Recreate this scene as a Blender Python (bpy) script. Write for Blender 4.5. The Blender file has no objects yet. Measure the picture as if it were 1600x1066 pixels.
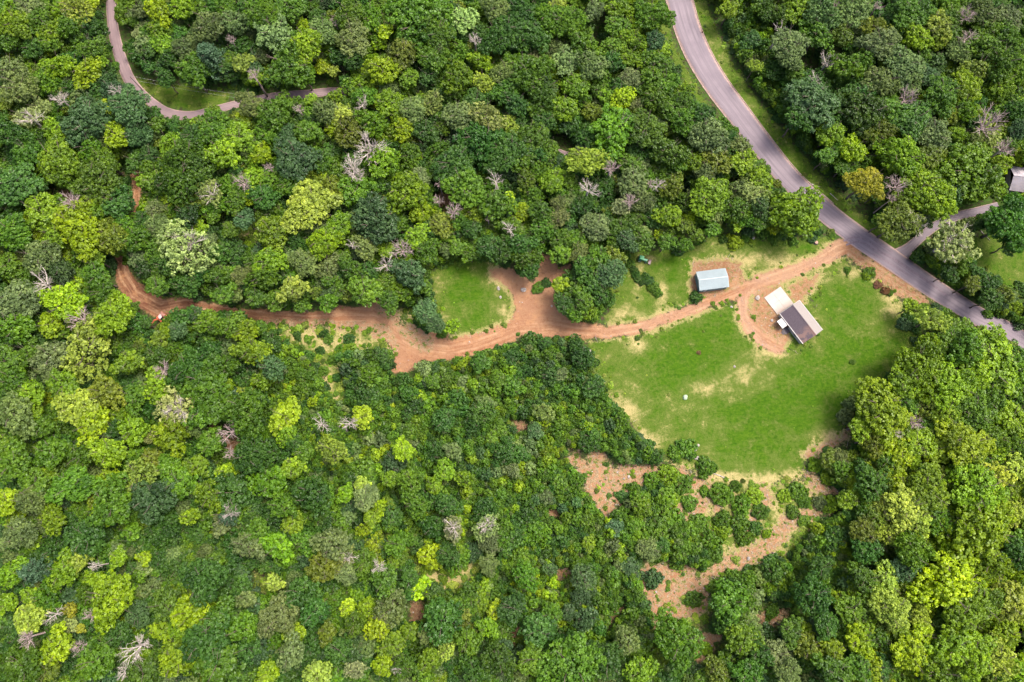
import bpy, math, random
import numpy as np
from mathutils import Vector, Matrix

# ------------------------------------------------------------------ camera, sky, sun, exposure
S = bpy.context.scene
COL = S.collection
F = 1066.7            # focal length in photograph pixels (24 mm on 36 mm)
TILT = math.radians(12.0)
HC = 232.0
cam_d = bpy.data.cameras.new('camera'); cam_d.lens = 24.0; cam_d.sensor_width = 36.0
cam_d.clip_start = 1.0; cam_d.clip_end = 6000.0
cam = bpy.data.objects.new('camera', cam_d); COL.objects.link(cam)
cam.location = (0, 0, HC); cam.rotation_euler = (TILT, 0, 0)
S.camera = cam

SUN_ELEV = math.radians(66); SUN_AZ = math.radians(58)     # azimuth clockwise from +Y
w = bpy.data.worlds.new('World'); S.world = w; w.use_nodes = True
wn = w.node_tree; wn.nodes.clear()
sky = wn.nodes.new('ShaderNodeTexSky'); sky.sky_type = 'NISHITA'; sky.sun_disc = False
sky.sun_elevation = SUN_ELEV; sky.sun_rotation = SUN_AZ
sky.air_density = 0.7; sky.dust_density = 6.0; sky.ozone_density = 0.3
bg = wn.nodes.new('ShaderNodeBackground'); bg.inputs['Strength'].default_value = 0.15
wo = wn.nodes.new('ShaderNodeOutputWorld')
wn.links.new(sky.outputs[0], bg.inputs[0]); wn.links.new(bg.outputs[0], wo.inputs[0])
sun_d = bpy.data.lights.new('sun', 'SUN'); sun_d.energy = 1.4; sun_d.angle = math.radians(16)
sun_d.color = (1.0, 0.93, 0.82)
sun = bpy.data.objects.new('sun', sun_d); COL.objects.link(sun)
sd_ = Vector((math.sin(SUN_AZ)*math.cos(SUN_ELEV), math.cos(SUN_AZ)*math.cos(SUN_ELEV), math.sin(SUN_ELEV)))
sun.rotation_euler = sd_.to_track_quat('Z', 'Y').to_euler(); sun.location = sd_*500
S.view_settings.view_transform = 'Standard'; S.view_settings.look = 'None'
S.view_settings.gamma = 1.0; S.view_settings.use_curve_mapping = False
S.view_settings.exposure = 1.50
S.cycles.max_bounces = 5; S.cycles.diffuse_bounces = 3; S.cycles.glossy_bounces = 2
S.cycles.transmission_bounces = 3; S.cycles.use_denoising = True

rng = np.random.default_rng(7)
R = random.Random(11)
CT, ST = math.cos(TILT), math.sin(TILT)

def height(x, y):     # gentle relief, long waves only
    return 0.22*np.sin(x*0.045+1.0)*np.cos(y*0.05) + 0.15*np.sin(x*0.11+y*0.07)

def at(u, v, z=0.0):  # the point at height z that stands at pixel (u, v) of the photograph
    xc = (u-800.0)/F; yc = (533.0-v)/F
    dx, dy, dz = xc, yc*CT+ST, yc*ST-CT
    t = (z-HC)/dz
    return (dx*t, dy*t)

def pxm(u, v, z=0.0): # pixels per metre there
    x, y = at(u, v, z)
    return F/(y*ST + (HC-z)*CT)

def P3(u, v, z=0.0):
    x, y = at(u, v, z)
    return Vector((x, y, z))

# ------------------------------------------------------------------ helpers
def tag(o, label=None, cat=None, group=None, kind=None):
    if label: o['label'] = label
    if cat: o['category'] = cat
    if group: o['group'] = group
    if kind: o['kind'] = kind
    return o

def empty(name, loc=(0, 0, 0), rz=0.0):
    o = bpy.data.objects.new(name, None); COL.objects.link(o)
    o.location = loc; o.rotation_euler = (0, 0, rz); o.empty_display_size = 0.3
    return o

def np_mesh(name, verts, faces, mat=None, attrs=None, smooth=False):
    """verts (n,3), faces (m,k) with k constant"""
    verts = np.asarray(verts, dtype=np.float32); faces = np.asarray(faces, dtype=np.int32)
    me = bpy.data.meshes.new(name)
    me.vertices.add(len(verts)); me.vertices.foreach_set('co', verts.ravel())
    k = faces.shape[1]
    me.loops.add(faces.size); me.loops.foreach_set('vertex_index', faces.ravel())
    me.polygons.add(len(faces))
    me.polygons.foreach_set('loop_start', np.arange(0, faces.size, k, dtype=np.int32))
    me.polygons.foreach_set('loop_total', np.full(len(faces), k, dtype=np.int32))
    if smooth: me.polygons.foreach_set('use_smooth', np.ones(len(faces), dtype=bool))
    me.update(calc_edges=True); me.validate()
    for n, a in (attrs or {}).items():
        at_ = me.attributes.new(n, 'FLOAT', 'POINT'); at_.data.foreach_set('value', np.asarray(a, dtype=np.float32))
    if mat: me.materials.append(mat)
    return me

def link(name, me, parent=None, loc=None, rz=0.0):
    o = bpy.data.objects.new(name, me); COL.objects.link(o)
    if parent: o.parent = parent
    if loc is not None: o.location = loc
    if rz: o.rotation_euler = (0, 0, rz)
    return o

class MB:
    """collects boxes, tubes and slabs, then links them as ONE mesh object"""
    def __init__(s): s.v = []; s.f = []
    def poly(s, pts):
        n = len(s.v); s.v += [tuple(p) for p in pts]; s.f.append(tuple(range(n, n+len(pts)))); return s
    def box(s, c, d, rz=0.0, ry=0.0, rx=0.0, taper=1.0):
        n = len(s.v); m = Matrix.Rotation(rz, 3, 'Z') @ Matrix.Rotation(ry, 3, 'Y') @ Matrix.Rotation(rx, 3, 'X')
        for sz in (-1, 1):
            k = taper if sz > 0 else 1.0
            for sx, sy in ((-1, -1), (1, -1), (1, 1), (-1, 1)):
                p = m @ Vector((sx*d[0]/2*k, sy*d[1]/2*k, sz*d[2]/2)); s.v.append((p.x+c[0], p.y+c[1], p.z+c[2]))
        for f in ((3, 2, 1, 0), (4, 5, 6, 7), (0, 1, 5, 4), (1, 2, 6, 5), (2, 3, 7, 6), (3, 0, 4, 7)):
            s.f.append(tuple(n+i for i in f))
        return s
    def prism(s, pts, z0, z1):
        n = len(s.v); k = len(pts)
        s.v += [(p[0], p[1], z0) for p in pts] + [(p[0], p[1], z1) for p in pts]
        s.f.append(tuple(range(n+k-1, n-1, -1))); s.f.append(tuple(range(n+k, n+2*k)))
        for i in range(k): j = (i+1) % k; s.f.append((n+i, n+j, n+k+j, n+k+i))
        return s
    def slab(s, pts, th):  # planar polygon in space given thickness downwards
        n = len(s.v); k = len(pts)
        s.v += [tuple(p) for p in pts] + [(p[0], p[1], p[2]-th) for p in pts]
        s.f.append(tuple(range(n, n+k))); s.f.append(tuple(range(n+2*k-1, n+k-1, -1)))
        for i in range(k): j = (i+1) % k; s.f.append((n+j, n+i, n+k+i, n+k+j))
        return s
    def tube(s, a, b, r0, r1, n=6, cap=True):
        a = Vector(a); b = Vector(b); d = (b-a); L = d.length
        if L < 1e-6: return s
        d /= L; x = d.orthogonal().normalized(); y = d.cross(x); m = len(s.v)
        for c, r in ((a, r0), (b, r1)):
            for i in range(n):
                t = 2*math.pi*i/n; p = c + (x*math.cos(t)+y*math.sin(t))*r; s.v.append(tuple(p))
        for i in range(n): j = (i+1) % n; s.f.append((m+i, m+j, m+n+j, m+n+i))
        if cap: s.f.append(tuple(m+i for i in range(n-1, -1, -1))); s.f.append(tuple(m+n+i for i in range(n)))
        return s
    def wheel(s, c, axis, r, wd, n=14):
        a = Vector(axis).normalized()*wd/2; c = Vector(c)
        return s.tube(c-a, c+a, r, r, n)
    def mesh(s, name, mat=None, smooth=False):
        me = bpy.data.meshes.new(name); me.from_pydata(s.v, [], s.f); me.update()
        if smooth: me.polygons.foreach_set('use_smooth', [True]*len(me.polygons))
        if mat: me.materials.append(mat)
        return me
    def build(s, name, mat=None, parent=None, loc=None, rz=0.0, bevel=0.0, smooth=False):
        o = link(name, s.mesh(name, mat, smooth), parent, loc, rz)
        if bevel:
            b = o.modifiers.new('bevel', 'BEVEL'); b.width = bevel; b.segments = 2; b.limit_method = 'ANGLE'
        return o

# ------------------------------------------------------------------ materials
class NT:
    def __init__(s, name):
        s.m = bpy.data.materials.new(name); s.m.use_nodes = True; s.t = s.m.node_tree; s.t.nodes.clear()
        s.out = s.n('ShaderNodeOutputMaterial')
    def n(s, typ, **kw):
        nd = s.t.nodes.new(typ)
        for k, v in kw.items():
            if hasattr(nd, k): setattr(nd, k, v)
        return nd
    def l(s, a, b): s.t.links.new(a, b)
    def put(s, sock, v):
        if hasattr(v, 'links'): s.l(v, sock)
        elif isinstance(v, (tuple, list)) and len(v) == 3 and sock.type == 'RGBA': sock.default_value = (*v, 1)
        else: sock.default_value = v
    def attr(s, name, typ='GEOMETRY', out='Fac'):
        a = s.n('ShaderNodeAttribute'); a.attribute_type = typ; a.attribute_name = name; return a.outputs[out]
    def math(s, op, a, b=0.0, c=0.0, clamp=False):
        m = s.n('ShaderNodeMath', operation=op); m.use_clamp = clamp
        for i, v in enumerate((a, b, c)): s.put(m.inputs[i], v)
        return m.outputs[0]
    def ramp(s, x, a, b, lo=0.0, hi=1.0):
        m = s.n('ShaderNodeMapRange'); m.interpolation_type = 'SMOOTHSTEP'; s.put(m.inputs[0], x)
        m.inputs[1].default_value = a; m.inputs[2].default_value = b; m.inputs[3].default_value = lo; m.inputs[4].default_value = hi
        return m.outputs[0]
    def mix(s, f, a, b, mode='MIX'):
        m = s.n('ShaderNodeMix', data_type='RGBA', blend_type=mode); s.put(m.inputs[0], f); s.put(m.inputs[6], a); s.put(m.inputs[7], b)
        return m.outputs[2]
    def noise(s, scale, detail=4, rough=0.55, vec=None, dist=0.0, col=False):
        t = s.n('ShaderNodeTexNoise'); t.inputs['Scale'].default_value = scale; t.inputs['Detail'].default_value = detail
        t.inputs['Roughness'].default_value = rough; t.inputs['Distortion'].default_value = dist
        if vec is None: vec = s.pos()
        s.l(vec, t.inputs['Vector']); return t.outputs[1 if col else 0]
    def pos(s):
        if not hasattr(s, '_p'): s._p = s.n('ShaderNodeNewGeometry').outputs['Position']
        return s._p
    def obj(s): return s.n('ShaderNodeTexCoord').outputs['Object']
    def vscale(s, vec, sc):
        m = s.n('ShaderNodeMapping'); s.l(vec, m.inputs[0]); m.inputs['Scale'].default_value = sc; return m.outputs[0]
    def bump(s, h, strength, dist=0.1):
        b = s.n('ShaderNodeBump'); b.inputs['Strength'].default_value = strength; b.inputs['Distance'].default_value = dist
        s.l(h, b.inputs['Height']); return b.outputs[0]
    def bsdf(s, col, rough=0.9, metal=0.0, spec=0.3, normal=None):
        p = s.n('ShaderNodeBsdfPrincipled'); s.put(p.inputs['Base Color'], col); s.put(p.inputs['Roughness'], rough)
        p.inputs['Metallic'].default_value = metal; p.inputs['Specular IOR Level'].default_value = spec
        if normal is not None: s.l(normal, p.inputs['Normal'])
        s.l(p.outputs[0], s.out.inputs[0]); return s.m

def paint(name, col, rough=0.5, metal=0.0, var=0.25, dirt=(0.2, 0.12, 0.07), dirt_amt=0.25, scale=0.8):
    t = NT(name); n1 = t.noise(scale, 5); n2 = t.noise(scale*6, 3)
    c = t.mix(t.ramp(n1, 0.3, 0.7), [v*(1-var) for v in col], [min(1, v*(1+var*0.4)) for v in col])
    c = t.mix(t.math('MULTIPLY', t.ramp(n2, 0.5, 0.75), dirt_amt), c, dirt)
    return t.bsdf(c, rough, metal, 0.4)

def leaf_material():
    t = NT('leaves')
    tint = t.attr('tint', 'INSTANCER', 'Color')
    v = t.attr('v')                                   # one value per clump of leaves
    age = t.attr('age')                               # one value per leaf
    hs = t.n('ShaderNodeHueSaturation')
    t.l(tint, hs.inputs['Color'])
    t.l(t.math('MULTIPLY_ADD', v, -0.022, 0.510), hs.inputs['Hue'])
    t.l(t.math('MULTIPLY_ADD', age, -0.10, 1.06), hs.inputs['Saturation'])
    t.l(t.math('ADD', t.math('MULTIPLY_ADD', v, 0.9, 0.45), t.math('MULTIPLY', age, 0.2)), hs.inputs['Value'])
    c = hs.outputs[0]
    d = t.n('ShaderNodeBsdfDiffuse'); t.l(c, d.inputs[0])
    tr = t.n('ShaderNodeBsdfTranslucent'); t.l(t.mix(1.0, c, (1.0, 1.05, 0.5), 'MULTIPLY'), tr.inputs[0])
    g = t.n('ShaderNodeBsdfGlossy'); g.inputs['Roughness'].default_value = 0.45; g.inputs[0].default_value = (0.9, 0.95, 1, 1)
    m = t.n('ShaderNodeMixShader'); m.inputs[0].default_value = 0.30; t.l(d.outputs[0], m.inputs[1]); t.l(tr.outputs[0], m.inputs[2])
    m2 = t.n('ShaderNodeMixShader'); m2.inputs[0].default_value = 0.018; t.l(m.outputs[0], m2.inputs[1]); t.l(g.outputs[0], m2.inputs[2])
    t.l(m2.outputs[0], t.out.inputs[0]); return t.m
LEAF = leaf_material()

def bark_material(name, a, b):
    t = NT(name); n = t.noise(3.0, 5, vec=t.vscale(t.obj(), (3, 3, 0.6)))
    return t.bsdf(t.mix(t.ramp(n, 0.35, 0.65), a, b), 0.95, 0, 0.1, t.bump(n, 0.5, 0.05))
BARK = bark_material('bark', (0.06, 0.045, 0.035), (0.16, 0.13, 0.11))
DEADWOOD = bark_material('weathered_wood', (0.22, 0.19, 0.165), (0.47, 0.42, 0.375))
DEADPINK = bark_material('weathered_pinkish_wood', (0.19, 0.14, 0.13), (0.40, 0.32, 0.30))
# ------------------------------------------------------------------ plan of the place, read off the photograph
MAIN_ROAD = [(1035,-70,40),(1048,-30,40),(1061,0,40),(1073,42,40),(1091,85,40),(1118,130,39),(1151,174,38),(1191,227,37),(1236,282,36),
             (1290,331,36),(1338,368,36),(1388,402,36),(1437,436,35),(1481,465,34),(1525,492,33),(1566,513,33),(1612,541,33),(1670,580,33)]
SIDE_DRIVE = [(1404,402,30),(1420,388,17),(1440,370,14),(1465,351,14),(1495,338,14),(1525,331,14),(1560,322,13)]
LANE = [(170,-40,14),(173,0,15),(178,50,17),(190,95,18),(207,132,18),(236,161,17),(265,178,17),(300,181,15),(335,172,14),(380,160,13),(430,150,12),
        (480,147,14),(530,143,14),(600,150,12),(680,165,12),(760,185,12),(830,222,12),(880,241,12),(960,268,12),(1060,289,12),(1150,320,12)]
# dirt: polylines (x, y, width) and polygons, photograph pixels
DIRT_LINES = [
 ('dirt_track', [(186,402,16),(193,432,24),(210,460,34),(248,481,30),(290,473,18),(325,478,12)], .12),  # dark tone is wet soil plus shade put into the colour
 ('dirt_track', [(318,477,12),(355,484,12),(390,491,16),(440,497,22),(490,499,26),(520,497,30)], .30),
 ('dirt_track', [(505,498,28),(540,496,34),(585,498,42),(620,522,44),(660,542,44),(700,547,36),(740,540,32),(780,525,30),(815,512,28),(860,509,26),(900,517,24),(950,520,20)], .62),
 ('dirt_track', [(940,520,20),(1000,512,18),(1050,495,18),(1100,475,18),(1150,455,22),(1165,449,22)], .78),
 ('dirt_track', [(1155,454,22),(1200,437,24),(1250,421,20),(1290,403,20),(1312,388,26),(1330,384,32)], .88),
 ('gravel_drive', [(1185,440,22),(1166,456,20),(1160,470,18),(1161,495,18),(1172,513,20),(1192,530,28),(1214,541,26)]),
 ('roadside_soil', [(1328,392,20),(1368,420,28),(1415,452,30),(1450,474,12)]),
 ('dirt_track', [(213,270,14),(214,300,15),(212,332,8)]),
 ('clearing_soil', [(1100,905,18),(1130,885,24),(1165,872,30),(1200,852,30),(1228,822,26),(1268,805,18),(1300,790,10)]),
 ('clearing_soil', [(1262,742,18),(1272,755,18),(1295,765,16),(1312,772,6)]),
 ('clearing_soil', [(1262,712,12),(1285,700,14),(1318,688,12),(1326,668,9)]),
 ('clearing_soil', [(1100,745,20),(1105,770,18),(1120,795,12),(1140,830,10)]),
 ('clearing_soil', [(1160,850,14),(1175,815,10),(1205,775,14),(1190,762,10)]),
 ('forest_clearing', [(298,612,8),(306,632,12),(325,655,8),(352,685,10)]),
 ('forest_clearing', [(944,985,8),(960,960,10),(972,945,9)]),
]
DIRT_POLYS = [
 ('dirt_track', [(608,520),(616,560),(612,582),(632,588),(652,572),(662,556),(700,552),(700,525),(640,505)]),
 ('dirt_track', [(765,420),(800,418),(832,440),(842,420),(846,396),(858,398),(872,420),(892,412),(890,425),(868,440),(868,470),(882,492),(925,508),(900,528),(800,525),(798,500),(806,480),(795,452),(768,432)]),
 ('dirt_track', [(562,478),(590,468),(618,490),(640,505),(600,520),(560,505)]),
 ('shed_apron', [(1082,412),(1105,406),(1135,404),(1158,412),(1162,432),(1178,446),(1150,462),(1110,468),(1080,460)]),
 ('house_yard', [(1174,462),(1188,450),(1216,446),(1240,470),(1216,494),(1234,528),(1222,545),(1205,538),(1184,515),(1172,492)]),
 ('house_yard', [(1230,450),(1250,440),(1282,426),(1268,450),(1252,472),(1240,472)]),
 ('clearing_soil', [(884,700),(905,708),(918,728),(930,692),(944,712),(960,726),(1010,728),(1060,733),(1085,742),(1100,748),(1096,765),(1062,762),(1030,768),(988,756),(972,790),(948,808),(935,800),(918,775),(905,745),(890,722)]),
 ('clearing_soil', [(1028,795),(1060,790),(1090,770),(1120,790),(1100,805),(1070,812),(1040,808)]),
 ('clearing_soil', [(995,888),(1015,878),(1045,880),(1075,885),(1095,900),(1115,900),(1105,925),(1108,945),(1080,965),(1045,978),(1022,990),(1018,960),(1004,930)]),
 ('clearing_soil', [(1178,960),(1205,945),(1225,955),(1222,975),(1195,985)]),
 ('clearing_soil', [(1085,1002),(1105,990),(1128,995),(1120,1010),(1095,1035),(1075,1030)]),
 ('clearing_soil', [(866,895),(880,885),(892,895),(888,905),(872,908)]),
 ('forest_clearing', [(638,962),(645,938),(662,938),(662,958),(658,972),(642,974)]),
 ('forest_clearing', [(345,690),(358,682),(380,685),(382,698),(368,706),(350,706)]),
 ('forest_clearing', [(92,300),(110,296),(125,302),(120,318),(95,318)]),
 ('forest_clearing', [(798,985),(812,980),(815,1000),(800,1008)]),
 ('forest_clearing', [(802,660),(820,655),(824,672),(806,676)]),
 ('forest_clearing', [(685,300),(705,305),(715,325),(700,335),(688,320)]),
 ('forest_clearing', [(855,800),(872,796),(872,808),(858,810)]),
]
GRASS_POLYS = [
 ('grass_field', [(916,535),(950,530),(985,526),(1010,515),(1060,495),(1120,478),(1152,476),(1158,500),(1170,520),(1195,545),(1222,552),(1250,545),(1282,520),(1275,480),(1262,458),(1290,435),(1330,412),(1365,432),(1395,458),(1415,480),(1440,505),(1440,545),(1395,590),(1335,625),(1315,655),(1330,690),(1300,702),(1262,722),(1262,745),(1200,756),(1145,752),(1095,742),(1060,728),(1020,700),(990,670),(965,635),(935,590)]),
 ('grass_field', [(672,425),(700,410),(745,402),(772,408),(800,440),(806,480),(800,505),(770,518),(730,532),(704,530),(690,500),(676,460)]),
 ('grass_field', [(950,445),(965,420),(985,395),(1040,390),(1090,372),(1140,368),(1200,375),(1290,372),(1312,380),(1305,398),(1260,412),(1200,430),(1140,450),(1080,475),(1020,500),(950,512),(945,495),(960,475)]),
 ('grass_field', [(1160,452),(1200,438),(1260,422),(1300,405),(1325,400),(1330,415),(1290,438),(1262,458),(1280,500),(1285,522),(1250,548),(1215,550),(1190,530),(1165,500)]),
 ('grass_field', [(1510,395),(1522,372),(1560,362),(1660,365),(1660,480),(1605,470),(1560,445),(1530,420)]),
 ('lane_verge', [(212,123),(250,130),(360,146),(352,164),(318,174),(290,172),(262,166),(232,145)]),
 ('road_verge', [(1092,-20),(1110,20),(1120,50),(1140,92),(1172,140),(1216,198),(1260,248),(1296,288),(1335,328),(1380,362),(1410,380),(1395,388),(1340,352),(1288,310),(1238,262),(1190,206),(1150,155),(1118,100),(1098,50),(1080,0)]),
 ('road_verge', [(1028,20),(1040,30),(1055,75),(1085,130),(1112,172),(1095,168),(1060,110),(1040,70)]),
 ('scrub_field', [(425,512),(480,512),(540,514),(600,520),(610,545),(590,548),(545,548),(520,558),(535,590),(540,625),(522,630),(505,585),(490,555),(460,540),(430,528)]),
 ('scrub_field', [(598,830),(625,842),(650,872),(682,893),(712,892),(735,882),(748,868),(752,880),(738,905),(715,922),(665,905),(632,865)]),
 ('scrub_field', [(400,898),(440,900),(448,920),(420,930),(402,922)]),
 ('scrub_field', [(365,345),(395,335),(408,352),(402,385),(380,392),(362,375)]),
 ('scrub_field', [(640,485),(650,505),(665,540),(640,520),(620,490),(600,480),(620,478)]),
 ('scrub_field', [(1110,740),(1200,756),(1270,745),(1290,800),(1230,870),(1130,900),(1080,830),(1040,760)]),
 ('scrub_field', [(1020,985),(1060,970),(1110,950),(1100,975),(1040,1000),(1015,1010)]),
]
# how dry (+) or lush (-) the grass is: x, y, rx, ry, amount
DRY = [(1320,470,48,40,-1.0),(1345,545,75,30,-1.1),(1225,640,75,60,-1.1),(1060,545,60,40,-1.0),(1130,510,35,25,-.8),(1170,700,55,40,-1.0),(1110,560,40,40,-.9),(1050,590,40,40,-.7),(1290,600,60,45,-.9),(1150,640,40,30,-.5),
 (975,645,22,38,1.3),(1010,690,25,20,1.2),(1060,638,16,10,.8),(1100,612,28,14,.8),(1165,578,40,16,.65),(1150,600,60,20,.6),(1200,552,30,12,1.0),(995,540,22,14,1.4),(1300,685,35,16,1.2),(1230,748,55,10,1.2),(1120,745,40,8,1.1),(1395,470,22,30,1.1),(1330,425,40,14,.9),(1270,520,14,25,.7),(1285,440,20,12,.6),(1360,500,20,8,.3),
 (730,450,36,38,-1.1),(725,500,30,20,-.6),(785,430,25,25,1.3),(700,505,18,22,.8),(685,440,8,25,.7),(790,490,12,20,.8),
 (1040,425,40,30,-.6),(1060,415,25,15,-.5),(990,470,30,25,.2),(1020,490,50,8,.6),(1000,430,8,30,.8),(1035,455,12,22,1.1),(1180,400,60,14,.4),(1220,410,60,12,.9),(1270,388,30,12,-.5),(1120,385,20,10,.5),(1160,420,20,14,.7),(1015,405,14,8,.8),(970,490,14,10,.9),
 (500,530,60,20,.9),(510,600,14,40,1.4),(470,520,40,8,.6),(555,535,40,10,.8),(690,895,60,25,1.3),(800,830,30,25,.6),(300,850,90,40,.1),(425,912,25,18,.5),(1560,415,50,40,-.4),(640,495,20,30,.8),(1150,790,120,60,.9),(1060,990,50,15,.6),
 (285,150,60,20,-.3),(250,135,25,10,.5),(1230,240,40,40,-.2),(1130,70,20,50,.3)]
THICKETS = [
 [(205,832),(262,826),(300,836),(345,830),(372,850),(366,882),(320,876),(280,886),(240,872)],
 [(520,560),(560,548),(600,556),(615,592),(645,596),(670,566),(740,562),(800,540),(890,530),(912,545),(930,600),(965,650),(1000,690),(1035,715),(1030,728),(960,722),(940,695),(925,690),(905,700),(885,695),(890,725),(910,770),(945,815),(985,775),(1025,770),(1000,880),(1000,930),(1015,990),(960,1010),(860,1000),(760,920),(745,905),(790,860),(840,800),(790,820),(730,850),(690,880),(650,845),(590,815),(530,790),(470,745),(430,660),(440,600),(470,560),(500,600),(530,640)],
 [(1205,860),(1290,815),(1330,795),(1400,830),(1440,850),(1440,880),(1390,900),(1340,920),(1250,960),(1225,940),(1215,900)],
 [(1124,10),(1155,-20),(1190,20),(1212,110),(1266,228),(1314,298),(1290,284),(1230,192),(1180,132),(1144,64)],
 [(400,545),(470,540),(500,600),(520,640),(560,700),(480,740),(430,680),(400,620)],
 [(1430,400),(1470,400),(1510,430),(1560,470),(1600,500),(1600,515),(1560,490),(1500,452)],
 [(960,420),(940,440),(890,450),(880,480),(930,500),(950,470)],
 [(1035,815),(1090,820),(1130,850),(1110,890),(1060,880),(1010,870)],
 [(640,400),(700,400),(690,420),(672,430),(690,510),(660,500),(640,470)],
]
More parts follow.
